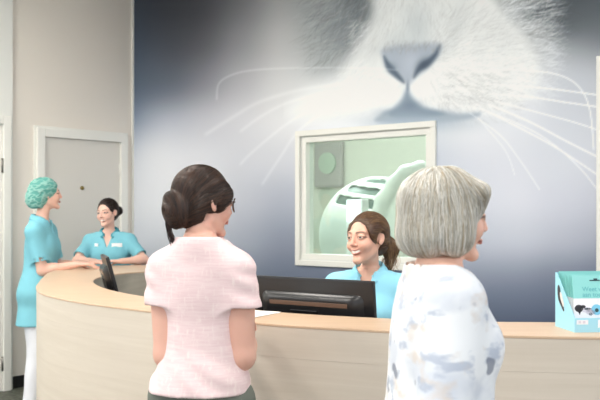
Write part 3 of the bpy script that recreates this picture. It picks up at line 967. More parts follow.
def whisker(pts, col, a, w):
    C = catmull(pts, 30); q = np.r_[0, np.cumsum(np.hypot(*np.diff(C, axis=0).T))]; tt_ = np.arange(0, q[-1], .45)
    C = np.stack([np.interp(tt_, q, C[:, 0]), np.interp(tt_, q, C[:, 1])], 1); n = len(C)
    for i, (x, y) in enumerate(C):
        for tt in (0,):
            X, Y = rc(x, y); r = w * RX; x0, y0 = int(X - 3 * r - 1), int(Y - 3 * r - 1); x1, y1 = int(X + 3 * r + 2), int(Y + 3 * r + 2)
            if x0 < 0 or y0 < 0 or x1 >= Wd or y1 >= Hd: continue
            g = np.exp(-((xx[y0:y1, x0:x1] - X) ** 2 + (yy[y0:y1, x0:x1] - Y) ** 2) / (2 * (r * .6) ** 2)) 
            st_len = np.hypot(*(C[min(i + 1, n - 1)] - C[max(i - 1, 0)])) / 2 * RX
            a = min(a, 1); e = (1 - (1 - a * min(1, st_len / max(r, .6))) ** 1.0) * g
            e = e[..., None]; c = np.array([int(col[k:k + 2], 16) / 255 for k in (0, 2, 4)])
            IMG[y0:y1, x0:x1] = IMG[y0:y1, x0:x1] * (1 - e) + c * e
wl = 'f6f8fa'
for p, a, w in [
    ([(470, 72), (500, 70), (535, 71), (562, 76), (580, 88), (590, 110), (594, 150)], .6, .9),
    ([(485, 84), (520, 86), (560, 90), (620, 98)], .8, .9),
    ([(490, 94), (530, 97), (570, 103), (620, 110)], .8, .9),
    ([(495, 101), (540, 113), (580, 124), (620, 138)], .6, .8),
    ([(488, 104), (530, 122), (570, 143), (620, 168)], .8, 1.0),
    ([(480, 108), (520, 128), (560, 150), (620, 190)], .7, .9),
    ([(490, 112), (540, 135), (580, 168), (612, 210)], .55, .7),
    ([(470, 113), (500, 135), (520, 160), (540, 190)], .35, .7),
    ([(478, 118), (505, 150), (515, 175)], .3, .6),
    ([(398, 70), (360, 68), (300, 68), (255, 70), (232, 75), (219, 84), (217, 100)], .4, 1.4),
    ([(340, 84), (300, 90), (260, 102), (235, 116), (205, 135)], .30, 3.0),
    ([(330, 92), (290, 102), (262, 116), (240, 132)], .28, 2.4),
    ([(330, 100), (290, 122), (255, 150), (240, 165)], .28, 2.2),
    ([(335, 104), (300, 130), (280, 158), (262, 185)], .28, 2.2)]:
    whisker(p, wl, a * (.42 if w > 1.2 else 1.1), w * .8)
lum = IMG.mean(2, keepdims=True); IMG = np.clip(lum + (IMG - lum) * .72, 0, 1) ** 1.16; 
ds = .0085
sx = np.arange(0.0, SE, ds); sz = np.arange(.11, H, ds)
SX, SZ = np.meshgrid(sx, sz, indexing='ij'); SX = SX.ravel(); SZ = SZ.ravel()
Xw = CX + U.x * SX; Yw = CY + U.y * SX
PX = 300 + FPX * Xw / Yw; PY = HOR - FPX * (SZ - EYE) / Yw
X, Y = rc(PX, PY); X = np.clip(X, 0, Wd - 2); Y = np.clip(Y, 0, Hd - 2)
x0, y0 = X.astype(int), Y.astype(int); fx, fy = (X - x0)[:, None], (Y - y0)[:, None]
c = (IMG[y0, x0] * (1 - fx) + IMG[y0, x0 + 1] * fx) * (1 - fy) + (IMG[y0 + 1, x0] * (1 - fx) + IMG[y0 + 1, x0 + 1] * fx) * fy
c = np.clip(np.where(c <= .04045, c / 12.92, ((c + .055) / 1.055) ** 2.4) * 1.28, 0, .90)
V = np.stack([CX + U.x * SX + NN.x * .003, CY + U.y * SX + NN.y * .003, SZ], 1)
ni, nj = len(sx), len(sz); I, J = np.meshgrid(np.arange(ni - 1), np.arange(nj - 1), indexing='ij')
F = np.stack([I * nj + J, (I + 1) * nj + J, (I + 1) * nj + J + 1, I * nj + J + 1], -1).reshape(-1, 4)
cs, cz = SX[F].mean(1), SZ[F].mean(1)
F = F[~((cs > o0 - .02) & (cs < o1 + .02) & (cz > q0 - .02) & (cz < q1 + .02))]
mm = mat('mural_print', 'ffffff', .6, attr='tint', spec=.3)
mural = mobj('wall_mural', V, F, mm, None, False, c)
tag(mural, 'wall-high photo print of a white cat muzzle with nose and whiskers', 'mural')

# ------------------------------------------------------------------ window to the next room
win = MB()
def ring(b, s0, s1, z0, z1, w, y0, y1):
    b.box(((s0 + s1) / 2, (y0 + y1) / 2, z0 + w / 2), (s1 - s0, abs(y1 - y0), w)); b.box(((s0 + s1) / 2, (y0 + y1) / 2, z1 - w / 2), (s1 - s0, abs(y1 - y0), w))
    b.box((s0 + w / 2, (y0 + y1) / 2, (z0 + z1) / 2), (w, abs(y1 - y0), z1 - z0 - 2 * w)); b.box((s1 - w / 2, (y0 + y1) / 2, (z0 + z1) / 2), (w, abs(y1 - y0), z1 - z0 - 2 * w))
ring(win, WS0, WS1, WZ0, WZ1, .045, -.025, -.002); ring(win, WS0 + .046, WS1 - .046, WZ0 + .046, WZ1 - .046, .05, .0, .10)
wo = win.build('window_1', M['white'], M=FR, bevel=.004); st(wo)
gm, nt, bs = newmat('green_glass')
nt.nodes.remove(bs); tr = N(nt, 'ShaderNodeBsdfTransparent'); tr.inputs[0].default_value = (.91, .962, .935, 1)
gl = N(nt, 'ShaderNodeBsdfGlossy'); gl.inputs['Roughness'].default_value = .02; mx = N(nt, 'ShaderNodeMixShader'); mx.inputs[0].default_value = .07
nt.links.new(tr.outputs[0], mx.inputs[1]); nt.links.new(gl.outputs[0], mx.inputs[2]); nt.links.new(mx.outputs[0], nt.nodes['Material Output'].inputs[0])
MB().box(((WS0 + WS1) / 2, .05, (WZ0 + WZ1) / 2), (WS1 - WS0 - .17, .008, WZ1 - WZ0 - .17)).build('window_pane', gm, wo, M=FR)
# right-hand door on the mural wall
r0, zr = to_wall(598.5, 57); ZR = zr
print('rdoor', r0, zr)
rd = MB().box((r0 + .55, -.012, ZR / 2 - .05), (.95, .014, ZR - .14)).build('door_3', M['white'], M=FR); st(rd)
b = MB()
for s_ in (r0 + .04, r0 + 1.06): b.box((s_, -.022, ZR / 2), (.08, .04, ZR))
b.box((r0 + .55, -.022, ZR - .04), (.94, .04, .08)); b.build('door_frame', M['white'], rd, M=FR, bevel=.004)
# treatment room behind the window
M['tr'] = mat('treatment_room_paint', 'dcdcd0', .7)
M['trfloor'] = mat('treatment_floor', 'a9b9b0', .5)
b = MB(); b.box((1.6, 3.05, 1.5), (4.6, .1, 3.0)); st(b.build('wall_far', M['tr'], M=FR))
b = MB(); b.box((-.25, 1.6, 1.5), (.1, 2.9, 3.0)); st(b.build('wall_inner_left', M['tr'], M=FR))
b = MB(); b.box((3.9, 1.6, 1.5), (.1, 2.9, 3.0)); st(b.build('wall_inner_right', M['tr'], M=FR))
b = MB(); b.box((1.8, 1.6, .01), (4.2, 2.9, .04)); st(b.build('floor_inner', M['trfloor'], M=FR))
b = MB(); b.box((1.8, 1.6, 3.0), (4.2, 2.9, .05)); st(b.build('ceiling_inner', M['ceil'], M=FR))
# ------------------------------------------------------------------ reception counter
def woodmat(name, c1, c2, sc, rough=.45, bump=.0):
    m, nt, bs = newmat(name)
    tc = N(nt, 'ShaderNodeTexCoord'); mp = N(nt, 'ShaderNodeMapping'); mp.inputs['Scale'].default_value = sc
    nz = N(nt, 'ShaderNodeTexNoise', Scale=1.0, Detail=7.0, Roughness=.62, Distortion=.6); cr = N(nt, 'ShaderNodeValToRGB')
    cr.color_ramp.elements[0].color = (*hexc(c1), 1); cr.color_ramp.elements[1].color = (*hexc(c2), 1)
    cr.color_ramp.elements[0].position = .3; cr.color_ramp.elements[1].position = .7
    L = nt.links; L.new(tc.outputs['Object'], mp.inputs[0]); L.new(mp.outputs[0], nz.inputs['Vector']); L.new(nz.outputs['Fac'], cr.inputs[0]); L.new(cr.outputs[0], bs.inputs['Base Color'])
    bs.inputs['Roughness'].default_value = rough
    return m
M['front'] = woodmat('pale_maple_front', 'cfc3b3', 'd9cebf', (1.2, 1.2, 26))
M['top'] = woodmat('maple_worktop', 'c9aa8d', 'd3b79c', (3, 22, 3), .38)
M['inner'] = woodmat('pale_maple_inner', 'a59d8f', 'b9b2a5', (2, 2, 14))
outer = catmull([(2.6, 2.86), (1.7, 2.91), (1.02, 2.98), (.69, 3.03), (.287, 3.155), (-.175, 3.38), (-.70, 3.83), (-1.06, 4.18), (-1.33, 4.56), (-1.485, 4.95), (-1.59, 5.36), (-1.68, 5.75), (-1.77, 6.2), (-1.785, 6.6), (-1.66, 6.95), (-1.3, 7.10), (-.75, 7.12)], 10)
inner = catmull([(2.6, 3.24), (1.7, 3.29), (1.02, 3.38), (.69, 3.41), (.30, 3.53), (-.10, 3.74), (-.50, 4.14), (-.80, 4.45), (-1.03, 4.80), (-1.17, 5.10), (-1.275, 5.43), (-1.315, 5.78), (-1.25, 6.12), (-1.16, 6.28), (-1.0, 6.42), (-.75, 6.48)], 10)
def resample(P, n):
    d = np.r_[0, np.cumsum(np.hypot(*np.diff(P, axis=0).T))]; t = np.linspace(0, d[-1], n)
    return np.stack([np.interp(t, d, P[:, 0]), np.interp(t, d, P[:, 1])], 1)
def offset(P, o):
    T = np.gradient(P, axis=0); T /= np.linalg.norm(T, axis=1)[:, None]
    return P + np.stack([T[:, 1], -T[:, 0]], 1) * o
outer = resample(outer, 150); inner = resample(inner, 150)
def band(A, B, z0, z1):
    n = len(A); V = []
    for P, z in ((A, z0), (A, z1), (B, z1), (B, z0)):
        V += [(p[0], p[1], z) for p in P]
    F = []
    for i in range(n - 1):
        for k in range(4):
            l = (k + 1) % 4; F.append((k * n + i, l * n + i, l * n + i + 1, k * n + i + 1))
    F.append((0, n, 2 * n, 3 * n)); F.append((n - 1, 4 * n - 1, 3 * n - 1, 2 * n - 1))
    return V, F
def bobj(name, A, B, z0, z1, m, parent, bevel=0):
    V, F = band(A, B, z0, z1); o = mobj(name, V, F, m, parent)
    bm = bmesh.new(); bm.from_mesh(o.data); bmesh.ops.recalc_face_normals(bm, faces=bm.faces); bm.to_mesh(o.data); bm.free()
    if bevel:
        md = o.modifiers.new('bevel', 'BEVEL'); md.width = bevel; md.segments = 2; md.limit_method = 'ANGLE'; md.angle_limit = R_(50)
    return o
ctr = empty('reception_counter', (0, 0, 0), 0, 'long curved reception counter of pale maple with a tan worktop', 'counter')
sgn = 1 if np.linalg.norm(offset(outer, .05)[60] - inner[60]) < np.linalg.norm(outer[60] - inner[60]) else -1
bobj('worktop', outer, inner, ZC - .010, ZC, M['top'], ctr, .002)
bobj('front_panel', offset(outer, sgn * .002), offset(outer, sgn * .035), .955, ZC - .010, M['front'], ctr)
bobj('lower_front_panel', offset(outer, sgn * .0026), offset(outer, sgn * .035), .08, .9545, M['front'], ctr)
bobj('plinth', offset(outer, sgn * .04), offset(outer, sgn * .06), 0, .08, M['black'], ctr)
bobj('inner_panel', offset(inner, -sgn * .03), offset(inner, -sgn * .002), .0, ZC - .010, M['inner'], ctr)
dk0 = inner; dk1 = offset(inner, sgn * .55)[:112]
dk1 = resample(catmull([(2.6, 3.85), (1.7, 3.88), (1.1, 3.93), (.75, 3.98), (.40, 4.10), (.08, 4.30), (-.28, 4.65), (-.5, 4.95), (-.62, 5.3), (-.64, 5.6), (-.62, 5.8), (-.6, 5.9), (-.6, 5.95)], 10), 112)
M['desk'] = mat('desk_laminate', '7d776e', .45)
bobj('desk_shelf', offset(inner, sgn * .002)[:112], dk1, .715, .745, M['desk'], ctr)

# ------------------------------------------------------------------ monitors
M['blk'] = mat('black_plastic', '19191b', .30, spec=.5)
M['blk2'] = mat('glossy_black_plastic', '1c1a1a', .16)
M['screen'] = mat('dark_screen', '0c0f14', .12)
M['brown'] = mat('brown_reflective_strip', '6e5648', .25)
def monitor(loc, rz, tilt, w, h, zb, label, name='computer_monitor'):
    """local: screen faces +y, back faces -y; zb = height of the lower edge above the desk"""
    r = empty(name, loc, rz, label, 'monitor', None)
    Rt = Matrix.Rotation(tilt, 4, 'X'); Tm = Matrix.Translation((0, 0, zb)) @ Rt
    b = MB(); b.box((0, 0, h / 2), (w, .022, h), bevel=.006); b.build('housing', M['blk'], r, M=Tm)
    # raised rear shell with rounded frustum
    V = []; F = []
    def rr(hw, hh, y, cz, rad, n=6):
        o = []
        for (sx_, sz_, a0) in ((1, 1, 0), (-1, 1, 90), (-1, -1, 180), (1, -1, 270)):
            for k in range(n + 1):
                a = R_(a0 + 90 * k / n); o.append((sx_ * (hw - rad) + rad * math.cos(a), y, cz + sz_ * (hh - rad) + rad * math.sin(a)))
        return o
    L = [rr(w * .42, h * .28, -.011, h * .54, .03), rr(w * .40, h * .262, -.028, h * .54, .035), rr(w * .345, h * .215, -.042, h * .53, .03)]
    n = len(L[0])
    for l in L: V += l
    for k in range(2):
        for i in range(n): F.append((k * n + i, k * n + (i + 1) % n, (k + 1) * n + (i + 1) % n, (k + 1) * n + i))
    F.append(tuple(2 * n + i for i in range(n)))
    V2 = [Tm @ Vector(v) for v in V]
    sh = mobj('rear_shell', V2, F, M['blk'], r)
    for p in sh.data.polygons: p.use_smooth = len(p.vertices) == 4
    b = MB(); b.box((0, -.0430, h * .695), (w * .64, .003, .018), bevel=.001); b.build('brand_strip', M['brown'], r, M=Tm)
    b = MB(); b.box((-.02, -.045, h * .60), (.14, .006, .010), bevel=.003).box((-.02, -.045, h * .54), (.12, .004, .006)); b.build('rear_slot', M['blk2'], r, M=Tm)
    b = MB(); b.box((0, .0115, h / 2 + .004), (w - .03, .002, h - .04)); b.build('screen', M['screen'], r, M=Tm)
    b = MB(); b.cyl((0, -.05, .006), (0, -.045, zb + h * .3), .022, .018).box((0, -.036, zb + h * .3), (.08, .03, .07)); b.build('stand', M['blk'], r, bevel=.002)
    b = MB(); b.cyl((0, -.02, 0), (0, -.02, .010), .11, .105, 36); b.build('stand_base', M['blk'], r)
    return r
pl, pr = P3(258.5, 277, 4.02), P3(378.5, 284, 3.67)
dv = Vector((pr.x - pl.x, pr.y - pl.y)); mw_ = dv.length
print('monitor w', mw_, pl, pr)
mc = (pl + pr) / 2
ztop = mc.z + .012; hmon = .345
# back faces the camera: local -y towards camera => local x = right
monitor((mc.x, mc.y, .747), math.atan2(dv.y, dv.x), R_(6), mw_, hmon, ztop - hmon * math.cos(R_(6)) - .747, 'wide black computer monitor seen from behind, in front of the smiling receptionist')
m2 = P3(117, 290, 5.35)
monitor((m2.x, m2.y, .747), R_(-73), R_(15), .42, .29, .215, 'small black computer monitor seen edge-on inside the curved end of the counter')
M['grn'] = mat('green_card', '3f9a45', .5)
gf = MB().box((0, 0, .11), (.012, .16, .22), bevel=.002).build('document_folder', M['grn'])
gf.location = (m2.x - .12, m2.y - .20, .747); gf.rotation_euler = (0, 0, R_(15)); tag(gf, 'green folder standing beside the small edge-on monitor', 'folder')

# ------------------------------------------------------------------ paper sheets
M['paper'] = mat('paper', 'f3f1ee', .7)
pc = onz(262, 314.5, ZC)
for i in range(3):
    z = ZC + .0008 + .0012 * i
    o = MB().box((0, 0, 0), (.21, .297, .0008)).build('paper_sheet', M['paper'])
    o.location = (-.250 + .004 * i, 3.62 + .003 * i, z); o.rotation_euler = (0, 0, R_(-31 + i * 1.5))
    tag(o, ['white paper sheet lying lowest under two others on the counter', 'white paper sheet in the middle of the three by the black monitor', 'white paper sheet on top of the pile beside the customer in pink'][i], 'paper', 'paper sheets on the counter')

# ------------------------------------------------------------------ brochure box
M['box'] = mat('pale_blue_card', 'a4dcee', .45); M['boxin'] = mat('light_blue_card', 'bfe6f2', .5)
M['cat'] = mat('dark_fur_print', '3a3a40', .6); M['catl'] = mat('pale_fur_print', 'e6e2de', .6); M['pink'] = mat('pale_grey_print', 'd8d6e2', .6)
M['teal'] = mat('turquoise_print', '93dcd8', .5); M['tealt'] = mat('dark_teal_print', '62bcc0', .5); M['leaf'] = mat('white_leaflet', 'eef0f4', .5)
M['blk3'] = mat('dark_print', '2c4a50', .5); M['aqua'] = mat('aqua_print', '7cc8e6', .5)
B0 = onz(555.5, 325, ZC); B1 = onz(575, 332.5, ZC); B2 = onz(640, 333.5, ZC)
ex = (Vector((B2.x, B2.y, 0)) - Vector((B1.x, B1.y, 0))); wid = .30; ex.normalize(); 
ey = Vector((-ex.y, ex.x, 0)); dep = (B0 - B1).dot(ey)
print('box dep', dep, ex, B0, B1)
dep = .175
BRZ = .10
bx = empty('leaflet_dispenser', (B1.x, B1.y, ZC), BRZ, 'light blue card dispenser of turquoise leaflets at the right end of the counter', 'leaflet dispenser')
hb, hf, th = .200, .050, .003
b = MB()
for x in (0, wid):
    b2 = [(x - th / 2, 0, 0), (x - th / 2, dep, 0), (x - th / 2, dep, hb), (x - th / 2, dep - .012, hb), (x - th / 2, 0, hf)]
    v1 = [b.bm.verts.new(p) for p in b2]; v2 = [b.bm.verts.new((p[0] + th, p[1], p[2])) for p in b2]
    b.bm.faces.new(v1); b.bm.faces.new(v2[::-1])
    for i in range(5): b.bm.faces.new((v1[i], v1[(i + 1) % 5], v2[(i + 1) % 5], v2[i]))
b.box((wid / 2, 0, hf / 2), (wid, th, hf)); b.box((wid / 2, dep, hb / 2), (wid, th, hb)); b.box((wid / 2, dep / 2, th / 2), (wid, dep, th))
b.build('box', M['box'], bx)
# cat picture on the left flank
b = MB(); xk = -th / 2 - .0008
def flank(pts): b.poly([(xk, p[0], p[1]) for p in pts])
flank(catmull([(.150, .150), (.140, .156), (.128, .146), (.120, .124), (.106, .100), (.090, .070), (.098, .064), (.118, .080), (.142, .100), (.152, .128)], 5, True)[::-1]); b.build('cat_picture', M['cat'], bx)
b = MB(); xk = -th / 2 - .0012
flank(catmull([(.128, .130), (.114, .128), (.104, .112), (.092, .092), (.098, .080), (.114, .096), (.126, .112)], 5, True)[::-1]); b.build('cat_face_picture', M['catl'], bx)
# leaflets
def text_mesh(s, size, m, parent, Mx, name, bold=0):
    c = bpy.data.curves.new('lettering', 'FONT'); c.body = s; c.size = size; c.align_x = 'LEFT'; c.offset = bold; c.extrude = .0001
    t = bpy.data.objects.new('lettering', c); COL.objects.link(t)
    dg = bpy.context.evaluated_depsgraph_get(); me = bpy.data.meshes.new_from_object(t.evaluated_get(dg)); bpy.data.objects.remove(t)
    me.transform(Mx); me.materials.append(m); o = bpy.data.objects.new(name, me); return link(o, parent)
lt = math.atan2(.028, .19)
for i in range(7):
    r = empty('leaflet', (B1.x, B1.y, ZC + .004), BRZ, None, 'leaflet', 'leaflets in the blue dispenser')
    y0 = .012 + .0235 * i; x0 = .006; w = wid - .012; hh = .196 + .0008 * i
    Rt = Matrix.Translation((x0, y0, .0)) @ Matrix.Rotation(-lt * (1 - i * .12), 4, 'X')
    b = MB().box((w / 2, 0, hh * .29), (w, .002, hh * .58)); b.build('sheet', M['leaf'], r, M=Rt)
    b = MB().box((w / 2, 0, hh * .79), (w, .002, hh * .42)); b.build('turquoise_band', M['teal'], r, M=Rt)
    if i == 0:
        Mx = Rt @ Matrix.Translation((.034, -.0016, hh * .71)) @ Matrix.Rotation(R_(90), 4, 'X')
        text_mesh('Weet waar u', .023, M['tealt'], r, Mx, 'lettering', .0002)
        Mx = Rt @ Matrix.Translation((.034, -.0016, hh * .61)) @ Matrix.Rotation(R_(90), 4, 'X')
        text_mesh('aan toe bent', .023, M['tealt'], r, Mx, 'lettering', .0002)
        b = MB(); b.box((.082, -.0016, hh * .905), (.038, .0008, .004)).box((.085, -.0016, hh * .92), (.014, .0008, .008)); b.build('small_logo', M['blk3'], r, M=Rt)
        b = MB(); ky = -.0016
        def disc(b, x, z, rx, rz_, n=14, y=ky): b.poly([(x + rx * math.cos(2 * math.pi * k / n), y, z + rz_ * math.sin(2 * math.pi * k / n)) for k in range(n)])
        disc(b, .018, hh * .40, .016, .013); disc(b, .033, hh * .43, .010, .006); b.poly([(.006, ky, hh * .42), (.030, ky, hh * .44), (.020, ky, hh * .28)]); b.build('puppy_picture', M['cat'], r, M=Rt)
        b = MB(); disc(b, .046, hh * .375, .020, .010); disc(b, .060, hh * .33, .018, .009); b.build('kitten_picture', M['pink'], r, M=Rt)
        b = MB(); disc(b, .050, hh * .39, .014, .004); disc(b, .060, hh * .30, .007, .005); b.build('ear_picture', M['blk3'], r, M=Rt)
        b = MB(); disc(b, .083, hh * .375, .020, .019); b.build('aqua_circle', M['aqua'], r, M=Rt)
        b = MB(); disc(b, .083, hh * .365, .007, .007, 14, -.0022); b.build('circle_centre', M['blk3'], r, M=Rt)
        b = MB()
        for (qx, qz, q) in ((.108, .55, .006), (.112, .43, .005), (.125, .36, .008), (.150, .45, .009), (.170, .34, .012), (.20, .40, .014), (.24, .38, .02)): disc(b, qx, hh * qz, q, q * .8)
        b.build('small_animal_pictures', M['cat'], r, M=Rt)
        r['label'] = 'front turquoise and white leaflet with lettering and small animal pictures'
    else:
        r['label'] = ['turquoise topped leaflet second from the front of the light blue dispenser', 'turquoise topped leaflet third from the front of the light blue dispenser', 'turquoise topped leaflet in the middle of the row in the dispenser',
                      'turquoise topped leaflet third from the back of the light blue dispenser', 'turquoise topped leaflet second from the back of the light blue dispenser', 'rearmost turquoise topped leaflet against the back of the dispenser'][i - 1]
b = MB().box((.026, -th / 2 - .001, .036), (.042, .001, .016)); b.build('white_sticker', M['leaf'], bx)
b = MB().box((.016, -th / 2 - .002, .036), (.009, .001, .008)).box((.032, -th / 2 - .002, .036), (.009, .001, .008)); b.build('sticker_marks', M['pink'], bx)
b = MB().box((.108, -th / 2 - .001, .030), (.05, .001, .028)); b.build('white_patch', M['leaf'], bx)

# ------------------------------------------------------------------ treatment room equipment
def W3(px, py, off):
    s, z = to_wall(px, py, -off); return np.array([s, off, z])
M['mach'] = mat('pale_green_enamel', 'e4e9e2', .35); M['slot'] = mat('dark_slot', '4a6459', .4); M['greyp'] = mat('grey_panel', 'a7a3a0', .5); M['gdisc'] = mat('green_disc', 'aebfae', .5)
frame_root_rz = RZ
def wall_empty(name, **k): return empty(name, (CX, CY, 0), RZ, **k)
mc_ = wall_empty('treatment_machine', label='big rounded pale green machine with dark louvres behind the window', cat='machine')
o_ = 1.05
c1 = W3(378, 236, o_); kpx = .0083
hood = p_ell(c1, (72 * kpx, .42, 65 * kpx), 0)
low = p_box((c1[0], c1[1], .55), (56 * kpx, .40, .55), .08, .06)
chain = [W3(440, 172, o_ - .20), W3(420, 168, o_ - .26), W3(405, 172, o_ - .32), W3(394, 183, o_ - .36), W3(382, 200, o_ - .40), W3(374, 228, o_ - .42), W3(371, 275, o_ - .40)]
fM = Field([hood, low])
lo = c1 - [.75, .55, 0]; lo[2] = 0.03; hi = c1 + [.75, .55, .65]
slots = []
Rs = rotm(0, 7, 0)
for (x_, y_, L_, h_) in ((372, 181, 27, 2.6), (362, 191, 29, 3.6), (353, 202, 29, 4.6)):
    q = W3(x_, y_, o_ - .33)
    slots.append(p_box(q, (L_ * kpx, .25, h_ * kpx), .008, .004, 's', Rs))
fM2 = Field([hood, low] + slots)
V, F = mesh_field(fM2, lo, hi, .014); F = fix_orient(V, F); mobj('housing', V, F, M['mach'], mc_, True)
fI = Field([p_ell(c1, (72 * kpx - .02, .40, 65 * kpx - .02), 0)])
V, F = mesh_field(fI, lo, hi, .02); F = fix_orient(V, F); mobj('louvre_backing', V, F, M['slot'], mc_, True)
ar = Field([p_cone(chain[i], chain[i + 1], .058, .058, .03) for i in range(6)] + [p_ell(W3(424, 240, o_ - .12), (.42, .32, .56), .05), p_box((W3(410, 232, o_ - .15)[0], o_ - .15, .45), (.28, .28, .45), .08, .06)] + [p_cone(W3(397, 222, o_ - .44), W3(400, 234, o_ - .44), .035, .035, .01, 's')])
q = W3(402, 220, o_ - .3); V, F = mesh_field(ar, (q[0] - .6, q[1] - .35, .03), (q[0] + .6, q[1] + .55, q[2] + .7), .014); F = fix_orient(V, F); mobj('gantry_arm', V, F, M['mach'], mc_, True)
wp = wall_empty('wall_panel', label='grey rounded wall panel with a green disc in the room behind the window', cat='panel')
q0_, q1_ = W3(312, 141, 2.9), W3(340, 187, 2.9)
b = MB(); b.box(((q0_[0] + q1_[0]) / 2, 2.96, (q0_[2] + q1_[2]) / 2), (q1_[0] - q0_[0], .07, q0_[2] - q1_[2]), bevel=0); b.build('panel', M['greyp'], wp, bevel=.03)
q = W3(325.5, 163, 2.88); b = MB(); b.cyl((q[0], 2.90, q[2]), (q[0], 2.93, q[2]), .13, .13, 28); b.build('disc', M['gdisc'], wp)
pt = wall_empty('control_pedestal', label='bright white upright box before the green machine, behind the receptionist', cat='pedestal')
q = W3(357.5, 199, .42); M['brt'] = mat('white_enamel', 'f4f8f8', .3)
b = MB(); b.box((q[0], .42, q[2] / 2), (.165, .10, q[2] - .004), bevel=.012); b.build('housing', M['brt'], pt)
b = MB(); b.box((q[0], .365, q[2] - .10), (.145, .008, .18), bevel=.003); b.build('glow_panel', mat('pedestal_glow', 'dfe9ee', .2, emit='eefaff', estr=.6), pt)  # glowing panel added so the pedestal front comes out bright white

# ------------------------------------------------------------------ stool of the receptionist
M['dkfab'] = mat('dark_grey_upholstery', '33363c', .8)
stl = empty('office_stool', (.40, 4.32, 0), 0, 'dark round swivel stool under the smiling receptionist behind the counter', 'stool')
MB().cyl((0, 0, .455), (0, 0, .512), .19, .185, 36).build('seat', M['dkfab'], stl, bevel=.012)
MB().cyl((0, 0, .08), (0, 0, .455), .025, .022).build('column', M['steel'], stl, True)
for k in range(5):
    a = 2 * math.pi * k / 5
    MB().cyl((0, 0, .09), (.27 * math.cos(a), .27 * math.sin(a), .07), .02, .014).build('leg', M['steel'], stl, True)
    MB().sph((.27 * math.cos(a), .27 * math.sin(a), .03), .03, 14).build('caster', M['blk'], stl, True)

# ------------------------------------------------------------------ lamps
M['lamp'] = mat('lamp_diffuser', 'ffffff', .5, emit='fffaf2', estr=LAMP)
k = 0
for (s_, n_) in LAMPS:
    r = empty('ceiling_lamp', FR @ Vector((s_, -n_, H)), RZ, 'square white ceiling panel lamp above the reception hall', 'lamp', 'ceiling panel lamps')
    MB().box((0, 0, -.012), (.60, .60, .02)).build('diffuser', M['lamp'], r)
    b = MB(); ringb = [((.31, 0), (.02, .64)), ((-.31, 0), (.02, .64)), ((0, .31), (.60, .02)), ((0, -.31), (.60, .02))]
    for (p, q) in ringb: b.box((p[0], p[1], -.015), (q[0], q[1], .03))
    b.build('frame', M['white'], r)
M['lamp2'] = mat('treatment_lamp', 'ffffff', .5, emit='f2fbfa', estr=LAMP2)
for s_ in (.9, 2.3):
    r = empty('ceiling_lamp', FR @ Vector((s_, 1.0, 2.97)), RZ, 'square ceiling lamp in the treatment room behind the window', 'lamp', 'treatment room lamps')
    MB().box((0, 0, -.012), (.60, .60, .02)).build('diffuser', M['lamp2'], r)
w = bpy.data.worlds.new('daylight'); S.world = w; w.use_nodes = True
bg = w.node_tree.nodes['Background']; bg.inputs[0].default_value = (*WCOL, 1); bg.inputs[1].default_value = WSTR
S.view_settings.view_transform = 'Standard'; S.view_settings.look = 'None'; S.view_settings.gamma = 1; S.view_settings.exposure = EXPO
S.view_settings.use_curve_mapping = False
# ------------------------------------------------------------------ the five people
M['skin'] = mat('skin', 'e3b49e', .48, attr='tint', sss=.12, spec=.4)
M['eye'] = mat('eye', 'ffffff', .12, attr='tint'); M['teeth'] = mat('teeth', 'f6f2ea', .25)
M['hair'] = mat('hair', '3a2a20', .42, attr='tint', spec=.5)
M['hairg'] = mat('silver_hair', 'c8c2b4', .55, attr='tint', spec=.3)
def facing(x, y): return math.atan2(-x, y)
def loc_of(world, base, rz):
    v = Matrix.Rotation(-rz, 3, 'Z') @ (Vector(world) - Vector(base)); return np.array(v)

def knit(name, c1, c2, c3):
    m, nt, bs = newmat(name); L = nt.links
    tc = N(nt, 'ShaderNodeTexCoord'); mp = N(nt, 'ShaderNodeMapping'); mp.inputs['Scale'].default_value = (14, 14, 150)
    nz = N(nt, 'ShaderNodeTexNoise', Scale=1.0, Detail=4.0, Roughness=.6); cr = N(nt, 'ShaderNodeValToRGB')
    cr.color_ramp.elements[0].color = (*hexc(c1), 1); cr.color_ramp.elements[1].color = (*hexc(c2), 1)
    cr.color_ramp.elements[0].position = .38; cr.color_ramp.elements[1].position = .66
    mp2 = N(nt, 'ShaderNodeMapping'); mp2.inputs['Scale'].default_value = (90, 90, 30); nz2 = N(nt, 'ShaderNodeTexNoise', Scale=1.0, Detail=3.0)
    mr = N(nt, 'ShaderNodeMapRange'); mr.inputs[1].default_value = .55; mr.inputs[2].default_value = .72
    mx = N(nt, 'ShaderNodeMixRGB'); mx.inputs[2].default_value = (*hexc(c3), 1)
    L.new(tc.outputs['Object'], mp.inputs[0]); L.new(mp.outputs[0], nz.inputs['Vector']); L.new(nz.outputs['Fac'], cr.inputs[0])
    L.new(tc.outputs['Object'], mp2.inputs[0]); L.new(mp2.outputs[0], nz2.inputs['Vector']); L.new(nz2.outputs['Fac'], mr.inputs[0])
    L.new(mr.outputs[0], mx.inputs[0]); L.new(cr.outputs[0], mx.inputs[1]); L.new(mx.outputs[0], bs.inputs['Base Color'])
    bs.inputs['Roughness'].default_value = .85; bs.inputs['Specular IOR Level'].default_value = .2
    b = N(nt, 'ShaderNodeBump', Strength=.25, Distance=.001); L.new(nz.outputs['Fac'], b.inputs['Height']); L.new(b.outputs[0], bs.inputs['Normal'])
    return m
M['tee'] = knit('pink_slub_jersey', 'e4c9ca', 'ecd6d5', 'efdcd9')
M['ptr'] = mat('grey_green_trousers', '6a6f66', .85, bump=.2, bscale=300)
M['polo'] = mat('sky_blue_pique', '98d8ec', .8, bump=.15, bscale=350, spec=.2)
M['tunic'] = mat('turquoise_tunic_cloth', '7fc1d0', .8, bump=.15, bscale=250, var=.04, vscale=9, spec=.2)
M['tunicd'] = mat('dark_turquoise_trim', '3f97a8', .8)
